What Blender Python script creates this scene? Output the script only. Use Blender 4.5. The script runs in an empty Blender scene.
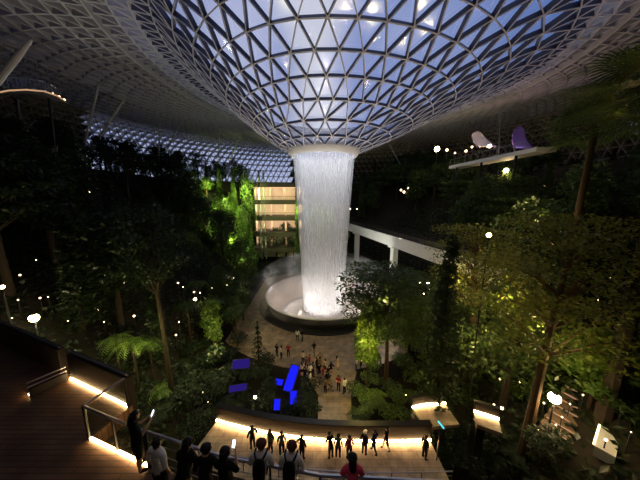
import bpy, math, random
from mathutils import Vector, Matrix, Euler
random.seed(11)
S = bpy.context.scene
COL = S.collection
PI = math.pi
ZC = 18.0                      # eye height above the plaza
F = 240.0                      # focal length in pixels of the 640 wide frame
TILT = math.radians(10.0)
CP, SP = math.cos(TILT), math.sin(TILT)
AX, AY = 0.6, 40.0             # axis of the waterfall

# ------------------------------------------------------------------ layout helpers
def ray(px, py):
    u = (px-320)/F; v = (240-py)/F
    return Vector((u, CP+v*SP, -SP+v*CP))
def onz(px, py, z):
    d = ray(px, py); return Vector((0, 0, ZC)) + d*((z-ZC)/d.z)
def ony(px, py, Y):
    d = ray(px, py); return Vector((0, 0, ZC)) + d*(Y/d.y)
def pix(p):
    x, y, z = p[0], p[1], p[2]-ZC
    dep = y*CP - z*SP; up = y*SP + z*CP
    return 320+F*x/dep, 240-F*up/dep, dep
def valley(x, y):
    yy = min(max(y, 20.0), 45.0)
    return math.hypot(x, y-yy)
def ground(x, y):
    d = valley(x, y)
    h = max(0.0, d-13.0)
    if y > 46 and -21 < x < -3: h *= min(1, max(0, 52-y)/6)     # cut back for the terraces
    return min(22.5, h*0.98)
def ong(px, py):
    d = ray(px, py); o = Vector((0, 0, ZC)); s = 4.0
    while s < 140:
        p = o+d*s
        if p.z <= ground(p.x, p.y): break
        s += 0.1
    return Vector((p.x, p.y, ground(p.x, p.y)))

# ------------------------------------------------------------------ materials
def new_mat(name):
    m = bpy.data.materials.new(name); m.use_nodes = True
    nt = m.node_tree; nt.nodes.clear()
    return m, nt, nt.nodes, nt.links
def mat(name, c, rough=.6, metal=0.0, var=.25, scale=6.0, spec=.3):
    m, nt, N, L = new_mat(name)
    out = N.new('ShaderNodeOutputMaterial'); b = N.new('ShaderNodeBsdfPrincipled')
    tc = N.new('ShaderNodeTexCoord'); nz = N.new('ShaderNodeTexNoise'); nz.inputs['Scale'].default_value = scale
    nz.inputs['Detail'].default_value = 4
    mx = N.new('ShaderNodeMix'); mx.data_type = 'RGBA'
    mx.inputs[6].default_value = (*[k*(1-var) for k in c], 1); mx.inputs[7].default_value = (*[min(1, k*(1+var)) for k in c], 1)
    L.new(tc.outputs['Object'], nz.inputs['Vector']); L.new(nz.outputs['Fac'], mx.inputs[0]); L.new(mx.outputs[2], b.inputs['Base Color'])
    b.inputs['Roughness'].default_value = rough; b.inputs['Metallic'].default_value = metal
    b.inputs['Specular IOR Level'].default_value = spec
    L.new(b.outputs[0], out.inputs[0]); return m
def glow(name, c, e):
    m, nt, N, L = new_mat(name)
    out = N.new('ShaderNodeOutputMaterial'); b = N.new('ShaderNodeEmission')
    b.inputs[0].default_value = (*c, 1); b.inputs[1].default_value = e
    L.new(b.outputs[0], out.inputs[0]); return m
def leaf_mat(name, c, c2, tr=.35):
    m, nt, N, L = new_mat(name)
    out = N.new('ShaderNodeOutputMaterial'); d = N.new('ShaderNodeBsdfDiffuse'); t = N.new('ShaderNodeBsdfTranslucent')
    g = N.new('ShaderNodeBsdfGlossy'); g.inputs['Roughness'].default_value = .45; g.inputs[0].default_value = (.6, .6, .6, 1)
    tc = N.new('ShaderNodeTexCoord'); nz = N.new('ShaderNodeTexNoise'); nz.inputs['Scale'].default_value = 1.7
    mx = N.new('ShaderNodeMix'); mx.data_type = 'RGBA'; mx.inputs[6].default_value = (*c, 1); mx.inputs[7].default_value = (*c2, 1)
    rp = N.new('ShaderNodeMapRange'); rp.inputs[1].default_value = .35; rp.inputs[2].default_value = .65
    L.new(tc.outputs['Object'], nz.inputs['Vector']); L.new(nz.outputs['Fac'], rp.inputs[0]); L.new(rp.outputs[0], mx.inputs[0])
    L.new(mx.outputs[2], d.inputs[0]); L.new(mx.outputs[2], t.inputs[0])
    s = N.new('ShaderNodeMixShader'); s.inputs[0].default_value = tr
    L.new(d.outputs[0], s.inputs[1]); L.new(t.outputs[0], s.inputs[2])
    s2 = N.new('ShaderNodeMixShader'); s2.inputs[0].default_value = .05
    L.new(s.outputs[0], s2.inputs[1]); L.new(g.outputs[0], s2.inputs[2]); L.new(s2.outputs[0], out.inputs[0])
    return m

M = {}
M['steel'] = mat('white_painted_steel', (.62, .60, .60), .45, 0, .06, 2)
M['web'] = mat('slate_beam_web', (.060, .065, .10), .5, 0, .06, 2); M['web_outer'] = mat('grey_beam_web', (.46, .45, .45), .5, 0, .06, 2)  # shade and light on the beam sides put into two tones
M['dark_steel'] = mat('dark_steel', (.035, .033, .032), .35, .6)
M['rail'] = mat('brushed_rail_steel', (.45, .46, .5), .3, .9, .1)
M['white'] = mat('white_render', (.68, .67, .64), .55, 0, .08, 1.5)
M['black_stone'] = mat('black_stone', (.018, .018, .018), .3, 0, .4, 3, .5)
M['soil'] = mat('dark_soil', (.014, .012, .008), .95, 0, .5, 1.2, .1)
M['bark'] = mat('brown_bark', (.085, .055, .032), .9, 0, .5, 7, .1)
M['bark_dark'] = mat('dark_bark', (.03, .022, .015), .9, 0, .5, 7, .1)
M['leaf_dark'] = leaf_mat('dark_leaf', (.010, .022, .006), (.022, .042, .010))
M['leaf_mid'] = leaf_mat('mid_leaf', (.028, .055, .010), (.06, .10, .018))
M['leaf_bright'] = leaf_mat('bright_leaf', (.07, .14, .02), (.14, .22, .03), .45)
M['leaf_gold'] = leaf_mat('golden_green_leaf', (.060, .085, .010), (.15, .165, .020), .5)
M['skin'] = mat('skin', (.50, .30, .20), .55, 0, .08)
M['hair'] = mat('black_hair', (.010, .008, .007), .5)
M['hair_brown'] = mat('brown_hair', (.10, .035, .018), .5)
for k, c in dict(white_cloth=(.72, .70, .66), black_cloth=(.010, .010, .011), grey_cloth=(.12, .12, .125), navy_cloth=(.012, .016, .045),
                 pink_cloth=(.62, .06, .13), red_cloth=(.35, .03, .03), khaki_cloth=(.24, .17, .10), blue_cloth=(.05, .10, .32),
                 cream_cloth=(.62, .50, .36), denim=(.03, .045, .09), olive_cloth=(.07, .075, .03)).items():
    M[k] = mat(k, c, .85, 0, .15, 14, .1)
M['eye'] = mat('eye_dark', (.01, .008, .006), .2)
M['lip'] = mat('lip', (.35, .12, .10), .5)
M['terrace_wall'] = mat('beige_terrace_wall', (.55, .44, .36), .7, 0, .15, 1)
M['terrace_dark'] = mat('dark_terrace_slab', (.045, .035, .03), .7)
M['tent'] = mat('white_tent_fabric', (.72, .68, .72), .7, 0, .06)
M['purple'] = mat('lilac_tent_fabric', (.42, .26, .66), .7, 0, .1)
M['led'] = glow('warm_led', (1, .62, .27), 44)
M['led_dim'] = glow('dim_warm_led', (1, .60, .34), .55)
M['led_soft'] = glow('soft_warm_led', (1, .70, .38), 4.5)
M['bulb'] = glow('warm_bulb', (1, .72, .36), 26)
M['bulb_white'] = glow('white_bulb', (1, .9, .75), 14)
M['bulb_small'] = glow('small_bulb', (1, .74, .42), 6)
M['blue'] = glow('deep_blue_light', (.012, .016, .95), 1.0)
M['violet'] = glow('violet_light', (.10, .05, .75), .2)
M['cyan'] = glow('cyan_light', (.10, .75, .85), 1.3)
M['screen'] = glow('phone_screen', (.75, .85, 1), 3.0)
M['ceil_lit'] = glow('warm_ceiling_panel', (1, .62, .36), 1.0)

# deck boards / plaza paving
def plank_mat(name, c1, c2, sx, sy, mortar, rough):
    m, nt, N, L = new_mat(name)
    out = N.new('ShaderNodeOutputMaterial'); b = N.new('ShaderNodeBsdfPrincipled')
    tc = N.new('ShaderNodeTexCoord'); br = N.new('ShaderNodeTexBrick')
    br.inputs['Color1'].default_value = (*c1, 1); br.inputs['Color2'].default_value = (*c2, 1); br.inputs['Mortar'].default_value = (*mortar, 1)
    br.inputs['Scale'].default_value = 1; br.inputs['Brick Width'].default_value = sx; br.inputs['Row Height'].default_value = sy
    br.inputs['Mortar Size'].default_value = .012
    nz = N.new('ShaderNodeTexNoise'); nz.inputs['Scale'].default_value = 1.3; nz.inputs['Detail'].default_value = 6
    mp = N.new('ShaderNodeMapRange'); mp.inputs[1].default_value = .3; mp.inputs[2].default_value = .7; mp.inputs[3].default_value = .45; mp.inputs[4].default_value = 1.25
    mx = N.new('ShaderNodeMix'); mx.data_type = 'RGBA'; mx.blend_type = 'MULTIPLY'; mx.inputs[0].default_value = 1
    L.new(tc.outputs['Object'], br.inputs['Vector']); L.new(tc.outputs['Object'], nz.inputs['Vector'])
    L.new(nz.outputs['Fac'], mp.inputs[0]); L.new(br.outputs['Color'], mx.inputs[6]); L.new(mp.outputs[0], mx.inputs[7])
    L.new(mx.outputs[2], b.inputs['Base Color']); b.inputs['Roughness'].default_value = rough
    L.new(b.outputs[0], out.inputs[0]); return m
M['deck'] = plank_mat('brown_deck_boards', (.16, .085, .040), (.12, .062, .030), 2.4, .14, (.03, .02, .012), .45)
M['paving'] = plank_mat('wet_stone_paving', (.25, .185, .105), (.185, .135, .078), 1.2, .6, (.06, .05, .04), .35)
M['path'] = plank_mat('pale_path_paving', (.42, .33, .23), (.36, .28, .20), .9, .45, (.16, .12, .09), .5)

def glass_mat(name, tint, g0, g1):
    m, nt, N, L = new_mat(name)
    out = N.new('ShaderNodeOutputMaterial'); t = N.new('ShaderNodeBsdfTransparent'); t.inputs[0].default_value = (*tint, 1)
    g = N.new('ShaderNodeBsdfGlossy'); g.inputs['Roughness'].default_value = .12; g.inputs[0].default_value = (.9, .92, 1, 1)
    lw = N.new('ShaderNodeLayerWeight'); lw.inputs[0].default_value = .35
    mr = N.new('ShaderNodeMapRange'); mr.inputs[3].default_value = g0; mr.inputs[4].default_value = g1
    s = N.new('ShaderNodeMixShader'); L.new(lw.outputs['Facing'], mr.inputs[0]); L.new(mr.outputs[0], s.inputs[0])
    L.new(t.outputs[0], s.inputs[1]); L.new(g.outputs[0], s.inputs[2]); L.new(s.outputs[0], out.inputs[0]); return m
M['step_stone'] = mat('brown_step_stone', (.16, .11, .07), .6)
M['roof_glass'] = glass_mat('roof_glass', (.90, .93, .98), .22, .55); M['frit_glass'] = glass_mat('fritted_roof_glass', (.09, .11, .19), .08, .3)  # second glass: dimming at grazing view put into a darker tint
M['roof_panel'] = mat('dark_roof_panel', (.10, .085, .09), .7, 0, .2, 1)  # opaque cover added to keep bright sky out of the outer shell
def pane_mat():
    m, nt, N, L = new_mat('clear_balustrade_glass')
    out = N.new('ShaderNodeOutputMaterial'); t = N.new('ShaderNodeBsdfTransparent'); t.inputs[0].default_value = (.8, .85, .84, 1)
    g = N.new('ShaderNodeBsdfGlossy'); g.inputs['Roughness'].default_value = .03
    s = N.new('ShaderNodeMixShader'); s.inputs[0].default_value = .10
    L.new(t.outputs[0], s.inputs[1]); L.new(g.outputs[0], s.inputs[2]); L.new(s.outputs[0], out.inputs[0]); return m
M['pane'] = pane_mat()
def water_mat(name, lo, hi, sxy, sz):
    m, nt, N, L = new_mat(name)
    out = N.new('ShaderNodeOutputMaterial'); tp = N.new('ShaderNodeBsdfTransparent')
    d = N.new('ShaderNodeBsdfDiffuse'); d.inputs[0].default_value = (.9, .9, .92, 1)
    t = N.new('ShaderNodeBsdfTranslucent'); t.inputs[0].default_value = (.9, .9, .92, 1)
    a = N.new('ShaderNodeMixShader'); a.inputs[0].default_value = .55
    tc = N.new('ShaderNodeTexCoord'); mp = N.new('ShaderNodeMapping'); mp.inputs['Scale'].default_value = (sxy, sxy, sz)
    nz = N.new('ShaderNodeTexNoise'); nz.inputs['Scale'].default_value = 1; nz.inputs['Detail'].default_value = 5; nz.inputs['Roughness'].default_value = .65
    mr = N.new('ShaderNodeMapRange'); mr.inputs[1].default_value = .35; mr.inputs[2].default_value = .66; mr.inputs[3].default_value = lo; mr.inputs[4].default_value = hi
    L.new(tc.outputs['Object'], mp.inputs[0]); L.new(mp.outputs[0], nz.inputs['Vector']); L.new(nz.outputs['Fac'], mr.inputs[0])
    L.new(d.outputs[0], a.inputs[1]); L.new(t.outputs[0], a.inputs[2])
    s = N.new('ShaderNodeMixShader'); L.new(mr.outputs[0], s.inputs[0]); L.new(tp.outputs[0], s.inputs[1]); L.new(a.outputs[0], s.inputs[2])
    L.new(s.outputs[0], out.inputs[0]); return m
M['water_outer'] = water_mat('falling_water', .21, .36, 5.0, .22)
M['water_inner'] = water_mat('falling_water_inner', .14, .27, 7.0, .3)
M['bowl'] = mat('pink_white_bowl', (.66, .56, .50), .45, 0, .1, .6)
M['foam'] = mat('foaming_water', (.72, .68, .64), .25, 0, .25, 2.2)
def mist_mat():
    m, nt, N, L = new_mat('mist')
    out = N.new('ShaderNodeOutputMaterial'); v = N.new('ShaderNodeVolumePrincipled')
    v.inputs['Color'].default_value = (.9, .9, .9, 1)
    tc = N.new('ShaderNodeTexCoord'); nz = N.new('ShaderNodeTexNoise'); nz.inputs['Scale'].default_value = .35; nz.inputs['Detail'].default_value = 3
    mr = N.new('ShaderNodeMapRange'); mr.inputs[1].default_value = .38; mr.inputs[2].default_value = .75; mr.inputs[3].default_value = .002; mr.inputs[4].default_value = .075
    L.new(tc.outputs['Object'], nz.inputs['Vector']); L.new(nz.outputs['Fac'], mr.inputs[0]); L.new(mr.outputs[0], v.inputs['Density'])
    L.new(v.outputs[0], out.inputs['Volume']); return m
M['mist'] = mist_mat()

# ------------------------------------------------------------------ mesh helpers
class MB:
    def __init__(s): s.v = []; s.f = []; s.m = []
    def add(s, vs, fs, mi=0):
        o = len(s.v); s.v += [tuple(p) for p in vs]; s.f += [tuple(i+o for i in f) for f in fs]; s.m += [mi]*len(fs)
    def box(s, c, d, rz=0, mi=0, rot=None):
        R = rot if rot is not None else Matrix.Rotation(rz, 3, 'Z'); c = Vector(c); vs = []
        for x in (-.5, .5):
            for y in (-.5, .5):
                for z in (-.5, .5): vs.append(c+R@Vector((x*d[0], y*d[1], z*d[2])))
        s.add(vs, [(0, 1, 3, 2), (4, 6, 7, 5), (0, 4, 5, 1), (2, 3, 7, 6), (0, 2, 6, 4), (1, 5, 7, 3)], mi)
    def tube(s, pts, rad, n=7, mi=0, cap=True):
        pts = [Vector(p) for p in pts]
        if not isinstance(rad, (list, tuple)): rad = [rad]*len(pts)
        vs = []; up = Vector((0.31, 0.17, .93))
        for i, p in enumerate(pts):
            t = (pts[min(i+1, len(pts)-1)]-pts[max(i-1, 0)])
            t = t.normalized() if t.length > 1e-6 else Vector((0, 0, 1))
            a = t.cross(up)
            if a.length < .15: a = t.cross(Vector((1, 0, 0)))
            a.normalize(); b = t.cross(a)
            for k in range(n):
                q = 2*PI*k/n; vs.append(p+(a*math.cos(q)+b*math.sin(q))*rad[i])
        fs = []
        for i in range(len(pts)-1):
            for k in range(n):
                fs.append((i*n+k, i*n+(k+1) % n, (i+1)*n+(k+1) % n, (i+1)*n+k))
        if cap:
            fs.append(tuple(range(n))); fs.append(tuple(range((len(pts)-1)*n, len(pts)*n))[::-1])
        s.add(vs, fs, mi)
    def lathe(s, prof, n=32, c=(0, 0, 0), mi=0, close=False):
        vs = []; fs = []
        for r, z in prof:
            for k in range(n):
                q = 2*PI*k/n; vs.append((c[0]+r*math.cos(q), c[1]+r*math.sin(q), c[2]+z))
        P = len(prof)
        for i in range(P if close else P-1):
            j = (i+1) % P
            for k in range(n):
                fs.append((i*n+k, i*n+(k+1) % n, j*n+(k+1) % n, j*n+k))
        s.add(vs, fs, mi)
    def ball(s, c, r, n=8, mi=0, sc=(1, 1, 1)):
        prof = [(max(1e-3, math.sin(PI*i/n))*r, -math.cos(PI*i/n)*r) for i in range(n+1)]
        o = MB(); o.lathe(prof, n+2)
        s.add([(c[0]+x*sc[0], c[1]+y*sc[1], c[2]+z*sc[2]) for x, y, z in o.v], o.f, mi)
    def ribbon(s, pts, w0, w1, z0, z1, mi=0):
        """closed band along a plan polyline: offsets w0..w1 sideways, heights z0..z1 above each point"""
        n = len(pts); vs = []; fs = []
        for i, p in enumerate(pts):
            a = Vector(pts[max(i-1, 0)]); b = Vector(pts[min(i+1, n-1)]); t = (b-a); t.z = 0; t.normalize(); nn = Vector((-t.y, t.x, 0))
            for w, z in ((w0, z0), (w1, z0), (w1, z1), (w0, z1)):
                vs.append(Vector(p)+nn*w+Vector((0, 0, z)))
        for i in range(n-1):
            for k in range(4): fs.append((i*4+k, i*4+(k+1) % 4, i*4+4+(k+1) % 4, i*4+4+k))
        fs += [(3, 2, 1, 0), tuple((n-1)*4+k for k in range(4))]
        s.add(vs, fs, mi)
    def prism(s, poly, z0, z1, mi=0):
        n = len(poly); vs = [(p[0], p[1], z0) for p in poly]+[(p[0], p[1], z1) for p in poly]
        fs = [tuple(range(n))[::-1], tuple(range(n, 2*n))]+[(i, (i+1) % n, n+(i+1) % n, n+i) for i in range(n)]
        s.add(vs, fs, mi)
    def mesh(s, name, mats, smooth=False):
        me = bpy.data.meshes.new(name); me.from_pydata(s.v, [], s.f)
        for m in (mats if isinstance(mats, (list, tuple)) else [mats]): me.materials.append(m)
        me.polygons.foreach_set('material_index', s.m)
        if smooth: me.polygons.foreach_set('use_smooth', [True]*len(s.f))
        me.update(); return me
    def build(s, name, mats, parent=None, loc=None, smooth=False, rz=0):
        return link(name, s.mesh(name, mats, smooth), parent, loc, rz)
def link(name, me, parent=None, loc=None, rz=0):
    o = bpy.data.objects.new(name, me); COL.objects.link(o)
    if parent: o.parent = parent
    if loc is not None: o.location = loc
    if rz: o.rotation_euler.z = rz
    return o
def empty(name, loc, rz=0):
    o = bpy.data.objects.new(name, None); COL.objects.link(o); o.location = loc; o.rotation_euler.z = rz
    o.empty_display_size = .3; return o
def tag(o, label, cat, group=None, kind=None):
    o['label'] = label; o['category'] = cat
    if group: o['group'] = group
    if kind: o['kind'] = kind
    return o
def struct(o, label=None):
    o['kind'] = 'structure'
    if label: o['label'] = label
    return o
def lamp(name, kind, loc, e, c=(1, .7, .4), size=.2, target=None, parent=None, spot=60, blend=.5):
    d = bpy.data.lights.new(name, kind); d.energy = e; d.color = c
    if kind == 'POINT': d.shadow_soft_size = size
    if kind == 'SPOT': d.shadow_soft_size = size; d.spot_size = math.radians(spot); d.spot_blend = blend
    if kind == 'AREA': d.shape = 'DISK'; d.size = size
    o = bpy.data.objects.new(name, d); COL.objects.link(o); o.location = loc
    if target is not None: o.rotation_euler = (Vector(target)-Vector(loc)).to_track_quat('-Z', 'Y').to_euler()
    if parent: o.parent = parent
    return o

# ------------------------------------------------------------------ camera, sky
cd = bpy.data.cameras.new('camera'); cam = bpy.data.objects.new('camera', cd); COL.objects.link(cam)
cam.location = (0, 0, ZC); cam.rotation_euler = (PI/2-TILT, 0, 0)
cd.sensor_width = 36; cd.lens = 36*F/640; cd.clip_start = .05; cd.clip_end = 500
S.camera = cam
w = bpy.data.worlds.new('dusk_sky'); S.world = w; w.use_nodes = True
N, L = w.node_tree.nodes, w.node_tree.links; N.clear()
out = N.new('ShaderNodeOutputWorld'); bg = N.new('ShaderNodeBackground'); tc = N.new('ShaderNodeTexCoord')
nz = N.new('ShaderNodeTexNoise'); nz.inputs['Scale'].default_value = 2.2; nz.inputs['Detail'].default_value = 5
cr = N.new('ShaderNodeMapRange'); cr.inputs[1].default_value = .38; cr.inputs[2].default_value = .68
mx = N.new('ShaderNodeMix'); mx.data_type = 'RGBA'; mx.inputs[6].default_value = (.22, .31, .69, 1); mx.inputs[7].default_value = (.62, .66, .93, 1)
L.new(tc.outputs['Generated'], nz.inputs['Vector']); L.new(nz.outputs['Fac'], cr.inputs[0]); L.new(cr.outputs[0], mx.inputs[0])
sp = N.new('ShaderNodeSeparateXYZ'); hz = N.new('ShaderNodeMapRange'); hz.inputs[1].default_value = .05; hz.inputs[2].default_value = .32; hz.inputs[3].default_value = 1.0; hz.inputs[4].default_value = 0
mh = N.new('ShaderNodeMix'); mh.data_type = 'RGBA'; mh.inputs[7].default_value = (.62, .68, .95, 1)
L.new(tc.outputs['Generated'], sp.inputs[0]); L.new(sp.outputs['Z'], hz.inputs[0]); L.new(hz.outputs[0], mh.inputs[0]); ab = N.new('ShaderNodeMath'); ab.operation = 'ABSOLUTE'; cb = N.new('ShaderNodeMapRange'); cb.interpolation_type = 'SMOOTHSTEP'
cb.inputs[1].default_value = .015; cb.inputs[2].default_value = .17; cb.inputs[3].default_value = .85; cb.inputs[4].default_value = 0
n2 = N.new('ShaderNodeTexNoise'); n2.inputs['Scale'].default_value = 5; n2.inputs['Detail'].default_value = 4
m2 = N.new('ShaderNodeMath'); m2.operation = 'MULTIPLY_ADD'; m2.inputs[1].default_value = .22; m2.inputs[2].default_value = -.11
ad = N.new('ShaderNodeMath'); ad.operation = 'ADD'
cl = N.new('ShaderNodeMix'); cl.data_type = 'RGBA'; cl.inputs[7].default_value = (.88, .88, .98, 1)      # pale streak added to the sky to whiten the central panes
rb = N.new('ShaderNodeMapRange'); rb.inputs[1].default_value = .1; rb.inputs[2].default_value = .6; rb.inputs[3].default_value = 0; rb.inputs[4].default_value = .65
rm = N.new('ShaderNodeMix'); rm.data_type = 'RGBA'; rm.inputs[7].default_value = (.10, .22, .60, 1)      # deeper blue to the east
L.new(tc.outputs['Generated'], n2.inputs['Vector']); L.new(n2.outputs['Fac'], m2.inputs[0]); L.new(sp.outputs['X'], ad.inputs[0]); L.new(m2.outputs[0], ad.inputs[1])
L.new(ad.outputs[0], ab.inputs[0]); L.new(ab.outputs[0], cb.inputs[0]); L.new(sp.outputs['X'], rb.inputs[0])
L.new(rb.outputs[0], rm.inputs[0]); L.new(mx.outputs[2], rm.inputs[6]); L.new(cb.outputs[0], cl.inputs[0]); L.new(rm.outputs[2], cl.inputs[6]); L.new(cl.outputs[2], mh.inputs[6])
L.new(mh.outputs[2], bg.inputs[0]); bg.inputs[1].default_value = 1.0; L.new(bg.outputs[0], out.inputs[0])
S.view_settings.view_transform = 'Standard'; S.view_settings.look = 'None'; S.view_settings.gamma = 1; S.view_settings.exposure = 0
try:
    S.cycles.use_denoising = True; S.cycles.max_bounces = 6; S.cycles.transparent_max_bounces = 24; S.cycles.sample_clamp_indirect = 4
except Exception: pass

# ------------------------------------------------------------------ glass roof
TAB = [  # height above eye, radius left, right, near, far
    (7.3, 5.4, 5.4, 5.4, 5.4), (8.1, 6.8, 7.5, 7.2, 7.2), (9.2, 8.5, 10.1, 9.8, 9.6), (10.5, 10.3, 13, 12.3, 12), (11.8, 11.8, 15.5, 14.4, 14.4),
    (13, 13.3, 18.1, 16.3, 16.7), (14.3, 14.8, 20.8, 18.2, 19.2), (15.6, 16.3, 23.4, 20.1, 21.7), (16.8, 17.9, 26.0, 22.1, 24.2), (17.8, 19.7, 28.6, 24.2, 26.8)]
OUT = 66.0
def blend4(l, r, n, f, q):
    c, s = math.cos(q), math.sin(q)
    return (r if c > 0 else l)*c*c + (f if s > 0 else n)*s*s
TAIL = 30
def ring_point(k, q):
    if k < len(TAB):
        z, l, r, n, f = TAB[k]; rad = blend4(l, r, n, f, q)
        if k > 5: z += (k-5)*.22*max(0, -math.cos(q))
    else:
        z0, l, r, n, f = TAB[-1]; r0 = blend4(l, r, n, f, q); z0 += 4*.22*max(0, -math.cos(q))
        t = (k-len(TAB)+1)/TAIL
        if t < .56:
            a = t/.56; rad = r0+(54-r0)*a; zc = 21.0
            z = z0+(zc-z0)*math.sin(a*PI/2) if a < 1 else zc
            z -= .9*max(0, a-.6)/.4
        else:
            a = (t-.56)/.44*PI/2
            rad = 54+12*math.sin(a); z = 20.1-20.1*(1-math.cos(a))+0*a
            z = -1.0+21.1*math.cos(a)
    return Vector((AX+rad*math.cos(q), AY+rad*math.sin(q), ZC+z))
KR = len(TAB)+TAIL
def count(k):
    if k < 3: return 24
    if k < 9: return 48
    if k < 20: return 96
    return 192
rings = []
for k in range(KR):
    n = count(k); off = .5 if k % 2 else 0.0
    if k >= 1 and count(k-1) != n: off = 0.5
    rings.append([(2*PI*(j+off)/n, ring_point(k, 2*PI*(j+off)/n)) for j in range(n)])
glass = MB(); lat = MB(); base = []; vid = 0
for R in rings:
    base.append(vid); glass.v += [tuple(p) for _, p in R]; vid += len(R)
def norm_at(k, q):
    a = ring_point(max(k-1, 0), q); b = ring_point(min(k+1, KR-1), q); c = ring_point(k, q-.02); d = ring_point(k, q+.02)
    n = (b-a).cross(d-c).normalized()
    return -n                                   # towards the inside / below
NRM = [[norm_at(k, q) for q, _ in R] for k, R in enumerate(rings)]
for k in range(KR):
    for i in range(len(NRM[k])):
        c = Vector((AX, AY, ZC-5))
        p = rings[k][i][1]
        inward = Vector(((AX-p.x)*.0, (AY-p.y)*.0, -1)) if k < 26 else Vector((AX-p.x, AY-p.y, -10))
        if NRM[k][i].dot(inward) < 0: NRM[k][i] = -NRM[k][i]
def beam(k1, i1, k2, i2, wd, dp):
    a, b = rings[k1][i1][1], rings[k2][i2][1]; n1, n2 = NRM[k1][i1], NRM[k2][i2]
    t = (b-a).normalized(); s1 = t.cross(n1).normalized()*wd/2; s2 = t.cross(n2).normalized()*wd/2
    vs = [a-s1, a+s1, a+s1*1.0+n1*dp, a-s1*1.0+n1*dp, b-s2, b+s2, b+s2+n2*dp, b-s2+n2*dp]
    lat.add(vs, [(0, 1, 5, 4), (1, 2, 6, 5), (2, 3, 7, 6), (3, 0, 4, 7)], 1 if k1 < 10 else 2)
    w1, w2 = s1*1.15, s2*1.15; d1, d2 = n1*(dp-.06), n2*(dp-.06); e1, e2 = n1*(dp+.02), n2*(dp+.02)
    lat.add([a-w1+d1, a+w1+d1, a+w1+e1, a-w1+e1, b-w2+d2, b+w2+d2, b+w2+e2, b-w2+e2], [(0, 1, 5, 4), (1, 2, 6, 5), (2, 3, 7, 6), (3, 0, 4, 7)], 0)
for k in range(KR):
    n = len(rings[k]); dp = .36+.03*k if k < 8 else (.62 if k < 12 else 1.1); wd = .085 if k < 10 else .15
    for i in range(n): beam(k, i, k, (i+1) % n, wd, dp)
    if k+1 < KR:
        A, B = rings[k], rings[k+1]; i = j = 0; na, nb = len(A), len(B)
        while i < na or j < nb:
            ai, bj = i % na, j % nb
            qa = A[ai][0]+2*PI*(i//na); qb = B[bj][0]+2*PI*(j//nb)
            beam(k, ai, k+1, bj, wd, dp)
            qa1 = A[(i+1) % na][0]+2*PI*((i+1)//na); qb1 = B[(j+1) % nb][0]+2*PI*((j+1)//nb)
            if (qa1 <= qb1 and i < na) or j >= nb:
                glass.f.append((base[k]+ai, base[k]+(i+1) % na, base[k+1]+bj)); i += 1
            else:
                glass.f.append((base[k]+ai, base[k+1]+(j+1) % nb, base[k+1]+bj)); j += 1
glass.m = []
for f_ in glass.f:
    kk = max(k for k in range(KR) if base[k] <= f_[2]); p = Vector(glass.v[f_[2]])
    if kk < 12: glass.m.append(0)
    elif kk < 27: glass.m.append(1)
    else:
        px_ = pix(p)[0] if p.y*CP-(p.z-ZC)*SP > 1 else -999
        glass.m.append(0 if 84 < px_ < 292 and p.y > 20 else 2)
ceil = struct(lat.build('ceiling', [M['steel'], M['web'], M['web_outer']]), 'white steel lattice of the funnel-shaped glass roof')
gl = glass.build('roof_glazing', [M['roof_glass'], M['frit_glass'], M['roof_panel']], ceil); gl['kind'] = 'structure'
# white ring at the opening
rg = MB(); rg.lathe([(4.95, 24.35), (5.0, 25.3), (5.35, 25.7), (5.75, 25.55), (5.7, 25.0), (5.4, 24.6), (5.15, 24.3)], 72, (AX, AY, 0), close=True)
o = rg.build('opening_ring', M['white'], ceil, smooth=True)
o['kind'] = 'structure'

# ------------------------------------------------------------------ ground and plaza
g = MB(); xs = [-72+2.0*i for i in range(73)]; ys = [-26+2.0*i for i in range(68)]
for y in ys:
    for x in xs:
        z = ground(x, y)
        if z > .3: z += random.uniform(-.1, .1)
        g.v.append((x, y, z-.02))
nx = len(xs)
for j in range(len(ys)-1):
    for i in range(nx-1):
        if math.hypot(xs[i]+1-AX, ys[j]+1-AY) > 11.5: g.f.append((j*nx+i, j*nx+i+1, (j+1)*nx+i+1, (j+1)*nx+i))
g.m = [0]*len(g.f)
struct(g.build('ground', M['soil']), 'dark planted slopes of the indoor valley')
pl = MB(); pl.lathe([(9.4, -.3), (17.5, -.3), (17.5, .02), (9.4, .02)], 72, (AX, AY, 0), close=True)
cor = [onz(318, 428, 0), onz(352, 428, 0), onz(351, 395, 0), onz(362, 350, 0), onz(292, 350, 0), onz(318, 395, 0)]
pl.prism([(p.x, p.y) for p in cor], -.3, .04)
struct(pl.build('floor', M['paving']), 'wet stone plaza around the basin')

# ------------------------------------------------------------------ basin and waterfall
bs = tag(empty('fountain_basin', (AX, AY, 0)), 'wide round basin with glowing white bowl and black outer wall under the waterfall', 'fountain')
b = MB(); b.lathe([(9.5, .02), (9.55, .3), (9.85, 1.5), (9.92, 1.72)], 80); b.build('outer_wall', M['black_stone'], bs, smooth=True)
b = MB(); b.lathe([(9.5, -.25), (11.0, -.25), (11.0, .16), (9.5, .16)], 80, close=True); b.build('plinth', M['black_stone'], bs)  # dark ring standing for shadow and wet stone below the wall
b = MB(); b.lathe([(9.85, 1.62), (10.04, 1.68), (10.04, 1.82), (9.8, 1.86), (9.66, 1.74)], 80, close=True); b.build('rim', M['white'], bs, smooth=True)
b = MB(); b.lathe([(9.7, 1.8), (9.2, 1.2), (8.6, .1), (8.0, -1.2), (7.6, -2.4), (7.4, -3.4)], 80); b.build('bowl', M['bowl'], bs, smooth=True)
b = MB(); b.lathe([(7.75, -2.0), (6, -1.95), (4.6, -1.85), (3.6, -1.6), (2.6, -1.9), (.01, -1.95)], 64); b.build('pool_water', M['foam'], bs, smooth=True)

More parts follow.
